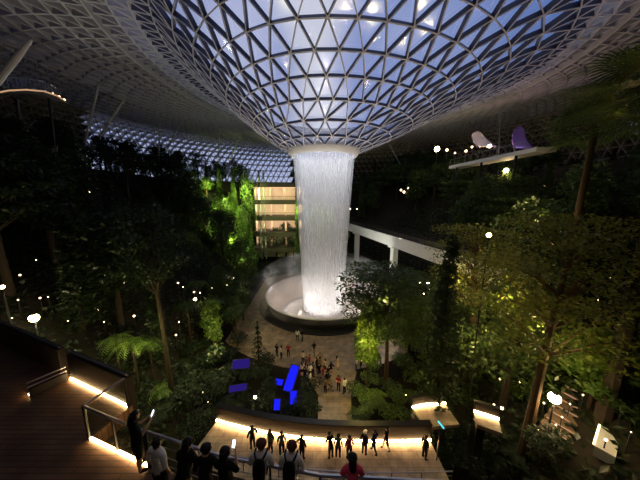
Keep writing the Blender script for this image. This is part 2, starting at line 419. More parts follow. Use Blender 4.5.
wf = tag(empty('waterfall', (AX, AY, -2.0)), 'tall white column of falling water pouring from the roof opening into the basin', 'waterfall')
def curtain(scale, jitter, m):
    b = MB(); prof = []
    for i in range(41):
        t = i/40; z = 26.7*(1-t)
        r = (4.95-1.5*min(1, t)**.8)*scale
        prof.append((r, z+.1))
    b.lathe(prof, 120)
    for i, p in enumerate(b.v):
        k = 1+jitter*(random.random()-.5)*.5*(i//120)/40; b.v[i] = (p[0]*k, p[1]*k, p[2])
    return b.build('water_curtain', m, wf, smooth=True)
curtain(1.0, .03, M['water_outer']); curtain(.93, .05, M['water_inner']); curtain(.8, .08, M['water_inner'])
b = MB(); b.lathe([(3.0, 0), (3.4, .55), (3.75, .9), (4.2, .35), (4.8, .05)], 72)
for i, p in enumerate(b.v):
    k = random.uniform(.95, 1.06); b.v[i] = (p[0]*k, p[1]*k, p[2]*random.uniform(.8, 1.3))
b.build('splash', M['foam'], wf, smooth=True)
ms = MB(); ms.lathe([(.05, 1.6), (11, 1.6), (13, 2.6), (12, 5.0), (8, 7.4), (.05, 8.2)], 40)
mo = ms.build('mist', M['mist'], None, (AX, AY, 0)); tag(mo, 'pale spray hanging over the basin around the falling water', 'mist', kind='stuff')

lamp('basin_light', 'AREA', (AX, AY, -1.3), 900, (1, .96, .93), 4.5, (AX, AY, 30))
lamp('opening_light', 'AREA', (AX, AY, 25.0), 700, (.93, .96, 1), 6, (AX, AY, 0))
for k in range(8):
    q = 2*PI*(k+.5)/8
    lamp('bowl_light', 'SPOT', (AX+8.0*math.cos(q), AY+8.0*math.sin(q), -.3), 230, (1, .86, .74), .2, (AX+2.0*math.cos(q), AY+2.0*math.sin(q), .4), spot=150)
for k in range(6):
    q = 2*PI*(k+.25)/6
    lamp('rim_uplight', 'SPOT', (AX+9.3*math.cos(q), AY+9.3*math.sin(q), 2.1), 3000, (1, .93, .90), .15, (AX+7.5*math.cos(q), AY+7.5*math.sin(q), 25.0), spot=52, blend=.8)
for sx in (-1, 1):
    lamp('projector', 'SPOT', (AX+sx*13, AY-26, 22), 1700, (.97, .97, 1), .3, (AX, AY, 10), spot=36, blend=.7)

# ------------------------------------------------------------------ tree kit
def leaf(mb, p, L_, W_, up=.5):
    a = Vector((random.gauss(0, 1), random.gauss(0, 1), random.gauss(0, .5)))
    if a.length < .01: a = Vector((1, 0, 0))
    a.normalize()
    n = Vector((random.gauss(0, .7), random.gauss(0, .7), up+random.random())); b = a.cross(n)
    if b.length < .01: b = Vector((0, 1, 0))
    b.normalize(); p = Vector(p)
    mb.add([p-a*L_*.5, p-b*W_*.5+a*L_*.05, p+a*L_*.5-Vector((0, 0, L_*.12)), p+b*W_*.5+a*L_*.05], [(0, 1, 2, 3)])
def clump(mb, c, r, n, L_, up=.5):
    for _ in range(n):
        while True:
            d = Vector((random.uniform(-1, 1), random.uniform(-1, 1), random.uniform(-1, 1)))
            if .25 < d.length < 1: break
        s = random.uniform(.7, 1.3)*L_
        leaf(mb, (c[0]+d.x*r[0], c[1]+d.y*r[1], c[2]+d.z*r[2]), s, s*.5, up)
def bushy_tree(H, W, n, L_, trunk_r=.18):          # unit built at true size H, crown width W
    t = MB(); c = MB(); lean = random.uniform(-.4, .4)
    t.tube([(0, 0, -.4), (lean*.2, .05, H*.25), (lean*.6, 0, H*.55), (lean, 0, H*.85)], [trunk_r*1.5, trunk_r*1.1, trunk_r*.8, trunk_r*.3])
    k = 9
    for i in range(k):
        q = i*2.4; hz = H*(.38+.55*i/k); rr = W*.5*(1-.55*abs(i/k-.3))*.55
        e = Vector((lean*.7+rr*math.cos(q), rr*math.sin(q), hz))
        t.tube([(lean*.5, 0, hz-H*.12), (e.x*.55, e.y*.55, hz-H*.03), e], [trunk_r*.45, trunk_r*.3, trunk_r*.1], 5)
        clump(c, e, (W*.3, W*.3, H*.12), n//k, L_)
    clump(c, (lean, 0, H*.9), (W*.25, W*.25, H*.1), n//8, L_)
    return t, c
def umbrella_tree(H, W, n, L_, trunk_r=.2, bend=.6, layers=3, low=.5):
    t = MB(); c = MB()
    top = Vector((bend, 0, H*.92))
    t.tube([(0, 0, -.5), (bend*.25, 0, H*.3), (bend*.6, .05, H*.6), top], [trunk_r*1.4, trunk_r, trunk_r*.8, trunk_r*.3], 9)
    tot = layers*7; 
    for l in range(layers):
        f = low+(.95-low)*(l+.5)/layers
        rr = W*.5*(1.0 if l < layers-1 else .72)
        for i in range(7):
            q = 2*PI*(i+.37*l+random.uniform(-.2, .2))/7; r = rr*random.uniform(.5, .85)
            s = Vector((bend*f*.95, 0, H*(f-.14))); e = Vector((bend*f+r*math.cos(q), r*math.sin(q), H*f+random.uniform(-.3, .3)))
            m_ = s.lerp(e, .5)+Vector((0, 0, .25))
            t.tube([s, m_, e], [trunk_r*.4, trunk_r*.25, trunk_r*.08], 5)
            clump(c, e, (W*.2, W*.2, H*.035), int(n/tot*.7), L_, 1.2)
            clump(c, m_, (W*.14, W*.14, H*.03), int(n/tot*.3), L_, 1.2)
    return t, c
def column_tree(H, W, n, L_):
    t = MB(); c = MB()
    t.tube([(0, 0, -.3), (0, 0, H*.95)], [.16, .03])
    for i in range(14):
        f = i/13; clump(c, (random.uniform(-.1, .1), random.uniform(-.1, .1), H*(.12+.84*f)), (W*.5*(1-f*.75), W*.5*(1-f*.75), H*.06), int(n/14*(1.3-.7*f)), L_, .3)
    return t, c
def conifer_tree(H, W, n, L_):
    t = MB(); c = MB(); t.tube([(0, 0, -.2), (0, 0, H)], [.12, .02])
    for i in range(9):
        f = i/9; rr = W*.5*(1-f)
        for k in range(8):
            q = 2*PI*k/8+i*.4; e = Vector((rr*math.cos(q), rr*math.sin(q), H*(.1+.86*f)-.15*rr))
            t.tube([(0, 0, H*(.13+.86*f)), e], [.03, .008], 4)
            for a in range(max(3, n//90)):
                s = random.random(); leaf(c, (e.x*s, e.y*s, H*(.13+.86*f)*(1-s)+e.z*s+random.uniform(-.08, .08)), L_, L_*.35, .3)
    clump(c, (0, 0, H*.97), (.08, .08, .2), 14, L_*.7)
    return t, c
def frond(mb, base, q, L_, droop, n=12, lw=.09, ll=.55):
    b = Vector(base); d = Vector((math.cos(q), math.sin(q), 0)); s = Vector((-d.y, d.x, 0)); pts = []
    for i in range(n+1):
        t = i/n; pts.append(b+d*(L_*t*(1-.18*t))+Vector((0, 0, L_*(.55*t-droop*t*t))))
    mb.tube(pts, [.02]*n+[.005], 3)
    for i in range(1, n):
        tt = i/n; l = ll*L_*.45*math.sin(PI*min(1, tt*.9+.1))+.06; p = pts[i]; f = (pts[i+1]-pts[i]).normalized()
        for sg in (-1, 1):
            tip = p+s*sg*l+f*l*.5-Vector((0, 0, l*.35)); w_ = f*lw
            mb.add([p-w_*.5, p+w_*.5, tip], [(0, 1, 2)])
def feather_palm(H, L_, k=14, tr=.13):
    t = MB(); c = MB(); t.tube([(0, 0, -.3), (.1, 0, H*.5), (.15, 0, H)], [tr*1.3, tr, tr*.8], 8)
    for i in range(k): frond(c, (.15, 0, H), i*2.4, L_*random.uniform(.85, 1.1), random.uniform(.5, 1.15))
    return t, c
def fan_leaf(mb, c, d, R, n=24):
    d = d.normalized(); s = d.cross(Vector((0, 0, 1))); s = s.normalized() if s.length > .05 else Vector((1, 0, 0)); nn = s.cross(d)
    for i in range(n):
        a = -2.0+4.0*i/(n-1); e = (d*math.cos(a)+s*math.sin(a)); e2 = e.cross(nn)
        tip = c+e*R*(1-.16*abs(a)/2)-Vector((0, 0, R*.16))
        m_ = c+e*R*.55
        mb.add([c, m_-e2*R*.032, tip, m_+e2*R*.032], [(0, 1, 2, 3)])
def fan_palm(H, R, k=22, tr=.2):
    t = MB(); c = MB(); t.tube([(0, 0, -.4), (0.1, 0, H*.4), (0, 0, H)], [tr*1.3, tr, tr*.85], 9)
    for i in range(k):
        q = i*2.4; el = -.6+1.7*(i/k); d = Vector((math.cos(q)*math.cos(el), math.sin(q)*math.cos(el), math.sin(el)))
        e = Vector((0, 0, H))+d*R*.95
        t.tube([(0, 0, H), e], [.03, .015], 4); fan_leaf(c, e, d, R*random.uniform(.8, 1.0))
    return t, c
def shrub(W, H, n, L_):
    t = MB(); c = MB()
    for i in range(5):
        q = i*1.26; e = (W*.3*math.cos(q), W*.3*math.sin(q), H*random.uniform(.6, .9)); t.tube([(0, 0, -.1), e], [.03, .01], 4)
        clump(c, e, (W*.28, W*.28, H*.3), n//5, L_)
    return t, c
def fern(L_, k=12):
    t = MB(); c = MB(); t.tube([(0, 0, -.1), (0, 0, .35)], [.08, .05], 5)
    for i in range(k): frond(c, (0, 0, .3), i*2.4, L_*random.uniform(.8, 1.1), random.uniform(.5, .9), 9, .1, .5)
    return t, c
KIT = {}
def kit(name, tc_): KIT[name] = (tc_[0].mesh('trunk', M['bark']), tc_[1].mesh('crown', M['leaf_dark']))
kit('bushy_a', bushy_tree(9, 5.2, 1900, .42)); kit('bushy_b', bushy_tree(9, 4.4, 1700, .38)); kit('bushy_c', bushy_tree(9, 6.2, 2200, .46))
kit('column', column_tree(9, 2.6, 1800, .36)); kit('umbrella', umbrella_tree(9, 7, 2600, .34)); kit('palm', feather_palm(7, 3.0))
kit('conifer', conifer_tree(5, 2.6, 500, .34)); kit('shrub', shrub(2.2, 1.6, 420, .26)); kit('fern', fern(1.3)); kit('shrub_tall', shrub(1.8, 2.6, 520, .26))
kit('hero_umbrella', umbrella_tree(15, 9.4, 7000, .26, .23, .9, 4, .52)); kit('hero_wide', umbrella_tree(13, 8.4, 7500, .34, .16, -.4, 4, .5))
kit('fan_palm', fan_palm(18, 1.75, 30, .22)); kit('small_tree', bushy_tree(4.4, 2.6, 1700, .34, .08)); kit('dense_column', column_tree(11, 2.8, 3400, .3))
kit('slim', umbrella_tree(12, 5.0, 2600, .30, .17, .5, 3, .62))
def plant(kind, name, loc, sc, rz, label, cat, group=None, leafm='leaf_dark', bark='bark', part='crown'):
    t, c = KIT[kind]
    e = empty(name, loc, rz); e.scale = sc if isinstance(sc, (tuple, list)) else (sc, sc, sc)
    tag(e, label, cat, group)
    a = link('trunk' if kind not in ('shrub', 'fern', 'shrub_tall') else 'stem', t, e); b_ = link(part, c, e)
    for ob, mm in ((a, bark), (b_, leafm)):
        ob.material_slots[0].link = 'OBJECT'; ob.material_slots[0].material = M[mm]
    return e

# treeline in the photograph: highest leaf height over x
TL = [(-200, 100), (0, 104), (60, 116), (100, 126), (150, 140), (200, 150), (250, 160), (300, 166), (356, 160), (385, 158), (400, 150), (430, 138), (445, 152), (520, 152), (560, 146), (600, 150), (640, 140), (900, 120)]
def treeline(px):
    for (a, ya), (b_, yb) in zip(TL, TL[1:]):
        if a <= px <= b_: return ya+(yb-ya)*(px-a)/(b_-a)
    return 140
taken = []
def scatter(n, box, dmin, dmax, sep, group, label, kinds, leafm, keep, hmax=11):
    made = 0; tries = 0
    while made < n and tries < 40000:
        tries += 1
        x = random.uniform(box[0], box[1]); y = random.uniform(box[2], box[3])
        if not dmin < valley(x, y) < dmax or math.hypot(x-AX, y-AY) > 60: continue
        if any((x-a)**2+(y-b_)**2 < sep*sep for a, b_ in taken): continue
        z = ground(x, y); px, py, dep = pix((x, y, z))
        if dep < 6 or px < -60 or px > 700: continue
        top = treeline(px)+random.uniform(0, 26)
        zt = (ony(px, top, y)).z; H = min(zt-z, random.uniform(.75, 1.0)*hmax)
        if H < 3.0: continue
        if not keep(px, py, x, y, z, H): continue
        k = random.choice(kinds); base_h = 9 if k != 'palm' else 9.0
        s = H/base_h; wsc = min(1.15, max(.6, s))
        plant(k, {'palm': 'palm_tree'}.get(k, 'forest_tree'), (x, y, z-.05), (wsc, wsc, s), random.uniform(0, 6.28), label, 'tree', group, leafm, 'bark_dark')
        taken.append((x, y)); made += 1
    return made
def clear_sight(px, py, x, y, z, H):
    tx, ty, dep = pix((x, y, z+H)); half = 2.4/dep*F
    lo, hi = px-half, px+half
    def hits(x0, x1, y0, y1): return hi > x0 and lo < x1 and ty < y1 and py > y0
    if y < 68 and hits(254, 302, 172, 262): return False        # lit terraces
    if y < 66 and hits(344, 440, 212, 262): return False        # track
    if hits(262, 385, 270, 345): return False                   # basin
    if y < 40 and hits(285, 362, 140, 345): return False        # water
    if hits(290, 362, 330, 425): return False
    if hits(205, 445, 395, 480): return False
    if y < 12 and abs(x) < 12: return False
    if y < 46 and hits(168, 256, 168, 264): return False          # green wall
    if y < 19 and hits(102, 166, 332, 382): return False           # lit palms
    if y < 25 and hits(202, 230, 296, 354): return False          # small lit tree
    if y < 24 and hits(26, 48, 305, 328): return False            # white lamp
    if y < 15 and hits(556, 598, 330, 376): return False          # bright bush
    if y < 19 and hits(350, 388, 296, 400): return False
    if y < 10 and hits(0, 150, 362, 480): return False
    if hits(540, 640, 395, 455) and y < 16: return False
    return True
FOREST = ['bushy_a', 'bushy_b', 'bushy_c', 'column', 'umbrella', 'bushy_a']

# ------------------------------------------------------------------ built things
def lerp_path(pts, n):
    out_ = []
    for i in range(len(pts)-1):
        for k in range(n): out_.append(pts[i].lerp(pts[i+1], k/n))
    return out_+[pts[-1]]

# terraces behind the waterfall
YB = 66.0
tb = tag(empty('terrace_building', (-11.8, YB, 0)), 'open storeys with glowing beige back walls between green trees behind the waterfall', 'building')
fl = [3.6, 8.0, 12.4, 16.8, 21.4]
for i, z in enumerate(fl):
    b = MB(); b.box((0, 3.5, z), (14.5, 8, 1.2)); b.build('floor_slab', M['terrace_dark'], tb)
    if i < 4:
        b = MB(); b.box((0, 6.5, z+2.2), (14.5, .3, 3.5)); b.build('back_wall', M['terrace_wall'], tb)
        b = MB(); b.box((0, 3, fl[i+1]-.64), (13.4, 4.6, .08)); b.build('ceiling_light', M['ceil_lit'], tb)
        b = MB()
        for k in range(29): b.box((-7+k*.5, -.3, z+1.0), (.05, .05, 1.1))
        b.box((0, -.3, z+1.55), (14.4, .09, .08)); b.build('railing', M['dark_steel'], tb)
        for k in range(4):
            b = MB(); b.tube([(-6.4+k*4.2, 2.8, z+.4), (-6.4+k*4.2, 2.8, fl[i+1]-.4)], .28, 10); b.build('column', M['terrace_wall'], tb)
b = MB(); b.box((0, 6.5, 1.9), (14.5, .3, 3.8)); b.build('back_wall', M['terrace_wall'], tb)
b = MB(); b.box((4.0, 3.2, 3.72), (4.5, 4.6, .06)); b.build('ceiling_light', M['ceil_lit'], tb)
b = MB(); b.box((-4.5, -.2, 13), (.45, .6, 24)); b.build('lift_shaft_post', M['rail'], tb)
b = MB(); b.box((-3.3, -.2, 13), (.25, .5, 24)); b.build('lift_shaft_post', M['rail'], tb)

# elevated track
p0, p1 = Vector((6.6, 68, 10.9)), Vector((15.4, 32, 10.9)); p2 = Vector((18.6, 19.5, 10.9))
tr = tag(empty('elevated_track', (0, 0, 0)), 'white elevated train track beam running from behind the waterfall to the right-hand trees', 'bridge')
b = MB(); b.ribbon([p0, p1, p2], -1.4, 1.4, -1.05, .75); b.build('beam', M['white'], tr)
for sg in (-1.32, 1.32):
    b = MB()
    for pa, pb in ((p0, p1), (p1, p2)):
        n_ = int((pb-pa).length/1.6)
        for i in range(n_):
            q = pa.lerp(pb, i/n_); b.box((q.x+sg, q.y+sg*.22, q.z+1.3), (.05, .05, 1.1))
    for h in (1.15, 1.5, 1.85): b.tube([p+Vector((sg, sg*.22, h-.0)) for p in (p0, p1, p2)], .035, 5)
    b.build('guard_rail', M['dark_steel'], tr)
b = MB(); b.ribbon([p0, p1, p2], -1.1, 1.1, .75, .95); b.build('track_bed', M['dark_steel'], tr)
for t in (.28, .74):
    q = p0.lerp(p1, t); b = MB(); b.box((q.x, q.y, (q.z-1.0)/2), (.95, .95, q.z-1.0), .24); b.box((q.x, q.y, q.z-1.25), (1.9, 1.3, .5), .24); b.build('pier', M['white'], tr)
q = p1.lerp(p2, .6); gz = ground(q.x, q.y); b = MB(); b.box((q.x, q.y, (q.z-1.0+gz)/2), (.95, .95, q.z-1.0-gz+.4), .24); b.build('pier', M['white'], tr)

# upper right garden terrace edge: pale walkway
a0 = ony(450, 166, 47); a1 = onz(524, 150, a0.z)
wk = tag(empty('garden_walkway', (0, 0, 0)), 'pale raised walkway edge on the top garden level below the white tents', 'walkway')
b = MB(); b.ribbon([a0, a1, a1+(a1-a0)*.12], -.2, 2.4, -.5, .0); b.build('deck_edge', M['white'], wk)
b = MB(); 
for i in range(12):
    q = a0.lerp(a1, i/11); b.box((q.x, q.y+.1, q.z+.55), (.05, .05, 1.1))
b.tube([a0+Vector((0, .1, 1.1)), a1+Vector((0, .1, 1.1))], .04, 5); b.build('railing', M['rail'], wk)
for i in range(3):
    q = a0.lerp(a1, .2+.4*i); q.y += 1.1; gz = ground(q.x, q.y)
    if q.z-.5 > gz: b = MB(); b.tube([(q.x, q.y, gz-.2), (q.x, q.y, q.z-.4)], .18, 8); b.build('post', M['dark_steel'], wk)

def tent(px0, px1, ytop, ybot, Y, name, m, label, skew):
    c = ony((px0+px1)/2, ybot, Y); wdt = ony(px1, ybot, Y).x-ony(px0, ybot, Y).x; h = ony(px0, ytop, Y).z-c.z
    gz = min(ground(c.x, c.y), c.z)
    e = tag(empty(name, (c.x, c.y, gz)), label, 'tent'); z0 = c.z-gz
    b = MB(); n = 10; vs = []; fs = []
    for th in (0, .12):
        for i in range(n+1):
            for j in range(n+1):
                u = i/n-.5; v = j/n
                vs.append((u*wdt*(1-.45*v)+skew*v*wdt, 1.6*math.sin(PI*v)*(.5-u*u)+th+v*2.2, z0+h*v*(1-.5*(abs(u)*1.2)**2)))
    K = (n+1)**2
    for i in range(n):
        for j in range(n):
            a = i*(n+1)+j; q = (a, a+1, a+n+2, a+n+1); fs.append(q); fs.append(tuple(x+K for x in q[::-1]))
    for i in range(n):
        for (a, c2) in ((i, i+1), (n*(n+1)+i, n*(n+1)+i+1), (i*(n+1), (i+1)*(n+1)), (i*(n+1)+n, (i+1)*(n+1)+n)): fs.append((a, c2, c2+K, a+K))
    b.add(vs, fs); b.build('canopy', m, e, smooth=True)
    for sx in (-.42, .42):
        b = MB(); b.tube([(sx*wdt, .1, -.1), (sx*wdt, .1, z0+.15)], .07, 8); b.build('pole', M['dark_steel'], e)
tent(478, 499, 128, 147, 47, 'tent', M['tent'], 'white sail tent with a slanting top on the upper right garden level', -.25)
tent(514, 534, 122, 148, 43, 'tent', M['purple'], 'lilac and white rounded tent on the upper right level beside dark palms', .15)

# slanting roof struts
def strut(pa, pb, Y, label, r=.22, up=1.0):
    a = ony(pa[0], pa[1], Y); b_ = ony(pb[0], pb[1], Y*up)
    d = (a-b_); gz = ground(a.x, a.y)
    foot = a+d.normalized()*max(0, (a.z-gz)/max(.3, -d.normalized().z)) if d.z < 0 else a
    gz2 = ground(foot.x, foot.y)
    e = tag(empty('roof_strut', (0, 0, 0)), label, 'strut')
    m = MB(); m.tube([foot-Vector((0, 0, .3)), a.lerp(b_, .1), a.lerp(b_, .6), b_], [r*.8, r, r, r*.55], 10); m.build('shaft', M['steel'], e)
    m = MB(); m.lathe([(.01, .35), (r*1.6, .35), (r*2.2, 0), (r*2.2, -.3)], 12, (foot.x, foot.y, gz2)); m.build('foot_plate', M['dark_steel'], e)
strut((0, 79), (31, 40), 22, 'thick slanting steel roof strut at the far upper left corner', .22, 1.05)
strut((92, 112), (99, 83), 46, 'slanting pale roof strut rising over the upper left treetops, left of a paired one')
strut((104, 130), (125, 98), 47, 'strongly slanted pale roof strut over the upper left treetops')
strut((159, 151), (160, 112), 64, 'upright pale roof strut in front of the left lattice facade', .2)
strut((174, 136), (181, 122), 68, 'short slanted roof strut behind the left treetops', .2)
strut((219, 162), (219, 130), 74, 'upright pale roof strut above the green-lit trees', .2)
strut((231, 158), (239, 138), 76, 'slanted roof strut just right of the upright one above the green trees', .2)
strut((401, 166), (386, 138), 76, 'left leg of the V-shaped roof struts right of the waterfall', .2)
strut((404, 168), (410, 140), 76, 'right leg of the V-shaped roof struts, lit from below', .2)
strut((499, 148), (500, 116), 58, 'thin upright roof strut between the two tents on the right', .12)

# curved terrace at the upper left
lt = tag(empty('balcony', (0, 0, 0)), 'curved balcony edge lined with warm lights at the upper left', 'balcony')
arc = [ony(x, y, Y) for x, y, Y in ((-14, 92, 24), (4, 89, 25.5), (22, 88.5, 27), (40, 90, 28.5), (52, 94, 30), (60, 99, 31.5))]
zz = sum(p.z for p in arc)/len(arc)
b = MB(); b.ribbon(arc, -.4, 2.2, -.35, 0); b.build('slab', M['terrace_dark'], lt)
b = MB(); b.ribbon(arc, -.46, -.41, -.2, -.06); b.build('light_strip', M['led_dim'], lt)
b = MB()
for p in lerp_path(arc, 4): b.box((p.x, p.y, p.z+.5), (.05, .05, 1))
b.tube([p+Vector((0, 0, 1)) for p in arc], .035, 5); b.build('railing', M['rail'], lt)
for p in (arc[1], arc[3]):
    gz = ground(p.x-2, p.y+2); b = MB(); b.tube([(p.x-2, p.y+2, gz-.2), (p.x-.6, p.y+1.4, p.z-.3)], .14, 8); b.build('post', M['dark_steel'], lt)
for p in lerp_path(arc, 3)[1::2]:
    b = MB(); b.ball((p.x, p.y+.5, p.z+.10), random.uniform(.06, .13), 6); b.build('bulb', M['bulb_small'], lt)

# lower curved path with parapet and light strip
edge = [onz(x, y, 2.9) for x, y in ((216, 421), (228, 424.5), (240, 427.5), (255, 431), (270, 434), (285, 436.5), (300, 438.5), (320, 440.5), (340, 441.5), (360, 442), (380, 442), (405, 441.8), (431, 441))]
pt = MB(); pt.ribbon(edge, -2.6, .3, -3.2, -.1); struct(pt.build('path', M['path']), 'pale curved walkway above the plaza garden')
pr = tag(empty('parapet', edge[6]), 'long curved dark parapet with a glowing strip along the lower walkway', 'parapet')
def rel(pts, o): return [p-Vector(o) for p in pts]
b = MB(); b.ribbon(rel(edge, edge[6]), .05, .3, -.1, 1.12); b.build('wall', mat('dark_bronze_cladding', (.05, .038, .03), .5), pr)
b = MB(); b.ribbon(rel(edge, edge[6]), -.01, .05, .0, .11); b.build('light_strip', M['led'], pr)
b = MB(); b.ribbon(rel(edge, edge[6]), -.02, .36, 1.12, 1.2); b.build('handrail', M['dark_steel'], pr)
inner = [p+Vector((0, -2.35, 0)) for p in edge[2:]]
ir = tag(empty('railing', inner[4]), 'thin steel railing along the near side of the lower walkway', 'railing')
def make_rail(e, pts, h, post_every, wires=(.35, .7), top=.03, glassy=False, pr_=.022):
    rp = rel(pts, e.location)
    b = MB(); b.tube([p+Vector((0, 0, h)) for p in rp], top, 7); b.build('top_rail', M['rail'], e)
    if wires:
        b = MB()
        for w_ in wires: b.tube([p+Vector((0, 0, w_)) for p in rp], .010, 5)
        b.build('wire', M['rail'], e)
    L0 = 0
    fullp = []
    for i in range(len(rp)-1):
        seg = (rp[i+1]-rp[i]).length; n_ = max(1, round(seg/post_every))
        for k in range(n_): fullp.append(rp[i].lerp(rp[i+1], k/n_))
    fullp.append(rp[-1])
    for p in fullp:
        b = MB(); b.tube([p-Vector((0, 0, .06)), p+Vector((0, 0, h))], pr_, 6); b.build('post', M['dark_steel'], e)
    if glassy:
        for i in range(len(fullp)-1):
            b = MB(); a, c = fullp[i].lerp(fullp[i+1], .05), fullp[i].lerp(fullp[i+1], .95)
            b.ribbon([a, c], -.006, .006, .1, h-.1); b.build('glass_panel', M['pane'], e)
for p in inner: p.z = 2.8
make_rail(ir, inner, 1.0, 1.5)

# near viewing deck
ZD = 11.4
poly = [(-15, 10.3), (-9.25, 7.95), (-6.05, 6.7), (-6.4, 5.66), (-4.26, 4.95), (-2.1, 4.38), (0, 4.02), (2.4, 3.9), (5.2, 3.75), (5.2, -3), (-15, -3)]
dk = MB(); dk.prism(poly[::-1], ZD-.45, ZD); struct(dk.build('floor_deck', M['deck']), 'brown viewing deck in the foreground')
dsup = MB()
for x, y in ((-12, 6), (-7.5, 5.5), (-3, 2.5), (3, 2.0)):
    gz = ground(x, y); dsup.tube([(x, y, gz-.3), (x, y, ZD-.4)], .3, 10)
struct(dsup.build('trim_deck_columns', M['dark_steel']))
V = lambda x, y, z=ZD: Vector((x, y, z))
A = [V(-9.2, 7.87), V(-6.1, 6.66)]
pa = tag(empty('parapet', A[0]), 'dark parapet with glowing foot strip on the far left edge of the deck', 'parapet')
b = MB(); b.ribbon(rel(A, A[0]), -.02, .2, -.3, 1.0); b.build('wall', mat('dark_timber_cladding', (.02, .014, .010), .6), pa)
b = MB(); b.ribbon(rel(A, A[0]), -.06, -.02, .0, .07); b.build('light_strip', M['led'], pa)
b = MB(); b.tube([p+Vector((0, .08, 1.06)) for p in rel(A, A[0])], .035, 7); b.build('handrail', M['rail'], pa)
C_ = [V(-15, 10.2), V(-9.75, 8.08)]
pc = tag(empty('parapet', C_[1]), 'plain dark parapet without lights at the left frame edge', 'parapet')
b = MB(); b.ribbon(rel(C_, C_[1]), -.02, .2, -.3, 1.0); b.build('wall', M['dark_steel'], pc)
b = MB(); b.tube([p+Vector((0, .08, 1.06)) for p in rel(C_, C_[1])], .035, 7); b.build('handrail', M['rail'], pc)
cr_ = [V(-9.28, 7.82), V(-9.75, 7.02)]
e = tag(empty('parapet', cr_[0]), 'short cross parapet with twin rails, lighting the floor at the far left of the deck', 'parapet')
b = MB(); b.ribbon(rel(cr_, cr_[0]), -.05, .05, -.1, .30); b.build('wall', M['dark_steel'], e)
b = MB(); b.ribbon(rel(cr_, cr_[0]), -.10, -.06, .04, .10); b.build('light_strip', M['led'], e)
for h_ in (.36, .52):
    b = MB(); b.tube([p+Vector((0, 0, h_)) for p in rel(cr_, cr_[0])], .026, 7); b.build('handrail', M['rail'], e)
cr2 = [V(-6.12, 6.62), V(-6.42, 5.62)]
e = tag(empty('railing', cr2[0]), 'glass corner railing at the step of the deck beside the woman with the phone', 'railing'); make_rail(e, cr2, 1.05, 1.1, None, .035, True, .035)
B_ = [V(-6.38, 5.6), V(-4.26, 4.9)]
e = tag(empty('railing', B_[0]), 'deck railing with a glowing foot strip beneath the woman with the phone', 'railing'); make_rail(e, B_, 1.05, 1.1, None, .035, True, .03)
b = MB(); b.ribbon(rel(B_, B_[0]), -.02, .03, .0, .06); b.build('light_strip', M['led'], e)
D_ = [V(-4.2, 4.88), V(-2.1, 4.3), V(0, 3.95), V(2.4, 3.83), V(5.1, 3.68)]
e = tag(empty('railing', D_[2]), 'curved steel railing at the bottom edge with people leaning on it', 'railing'); make_rail(e, D_, 1.08, 1.15, (.25, .5, .78), .035, False, .025)

# far-right path pieces and stairs
def lit_path(name, pts, z, wdt, label):
    P = [onz(x, y, z) for x, y in pts]
    e = tag(empty(name, P[0]), label, 'path')
    b = MB(); b.ribbon(rel(P, P[0]), -wdt, .1, -.25, 0); b.build('slab', M['path'], e)
    b = MB(); b.ribbon(rel(P, P[0]), .1, .35, -.25, .75); b.build('kerb_wall', M['dark_steel'], e)
    b = MB(); b.ribbon(rel(P, P[0]), .04, .1, .02, .14); b.build('light_strip', M['led'], e)
    gz = min(ground(p.x, p.y) for p in P); q = rel(P, P[0])[0]
    b = MB(); b.box((0, -.5, (gz-z)/2-.2), (.5, .5, max(.1, z-gz)+.1)); b.build('support', M['dark_steel'], e)
lit_path('garden_path', [(413, 409), (424, 406.5), (446, 405)], 3.4, 1.5, 'short bright stretch of walkway just left of the tall dark column tree')
lit_path('garden_path', [(474, 413), (484, 416), (499, 421)], 4.0, .9, 'narrow bright path edge between the shrubs and the slanting trunk on the right')
st0 = ong(566, 438); 
stair = tag(empty('staircase', st0, math.radians(-62)), 'flight of stone steps with lit treads beside the street lamp on the right', 'staircase')
for i in range(8):
    b = MB(); b.box((0, .55*i, .22*i-.6), (2.3, .57, 1.6)); sp_ = b.build('step', M['step_stone'], stair)
    b = MB(); b.box((0, .55*i-.30, .22*i+.15), (2.1, .03, .035)); b.build('step_light', M['led_dim'], sp_)
lr = onz(606, 448, 5.2)
rmp = tag(empty('ramp', lr, math.radians(35)), 'pale lit ramp slab at the lower right between two dark trunks', 'ramp')
b = MB(); b.box((.7, 0, -.3), (2.0, .7, .6)); b.build('slab', M['white'], rmp)
b = MB(); b.box((.7, .40, .02), (1.9, .08, .07)); b.build('light_strip', M['led_soft'], rmp)
b = MB(); b.box((.7, 0, -1.6), (.6, .5, 2.4)); b.build('support', M['dark_steel'], rmp)

def street_lamp(px, py, dist_y, h, r, label, energy, m='bulb', c=(1, .68, .34), light=True):
    if dist_y is None: dist_y = ong(px, py).y*.88
    p = ony(px, py, dist_y); gz = ground(p.x, p.y)
    e = tag(empty('street_lamp', (p.x, p.y, gz)), label, 'lamp'); H = p.z-gz
    b = MB(); b.tube([(0, 0, -.2), (0, 0, H-r*.8)], [.07, .045], 8); b.build('post', M['dark_steel'], e)
    b = MB(); b.lathe([(.16, -.1), (.16, .12), (.09, .22), (.05, .3)], 10); b.build('base', M['dark_steel'], e)
    b = MB(); b.ball((0, 0, H), r, 10); b.build('globe', M[m], e, smooth=True)
    b = MB(); b.lathe([(.01, H+r*1.28), (r*.35, H+r*1.15), (r*.5, H+r*.93), (r*.4, H+r*.9), (.01, H+r*1.0)], 12); b.build('cap', M['dark_steel'], e)
    if light:
        for q in range(1): lamp('lamp_light', 'POINT', (0, -.0, H-r*1.6-.1), energy, c, r*.6, parent=e)
    return e
street_lamp(554.5, 398, 12.2, 0, .30, 'bright street lamp beside the stone steps at the lower right', 260)
street_lamp(489, 235, 16.6, 0, .15, 'glowing lamp high among the golden trees right of the track', 60)
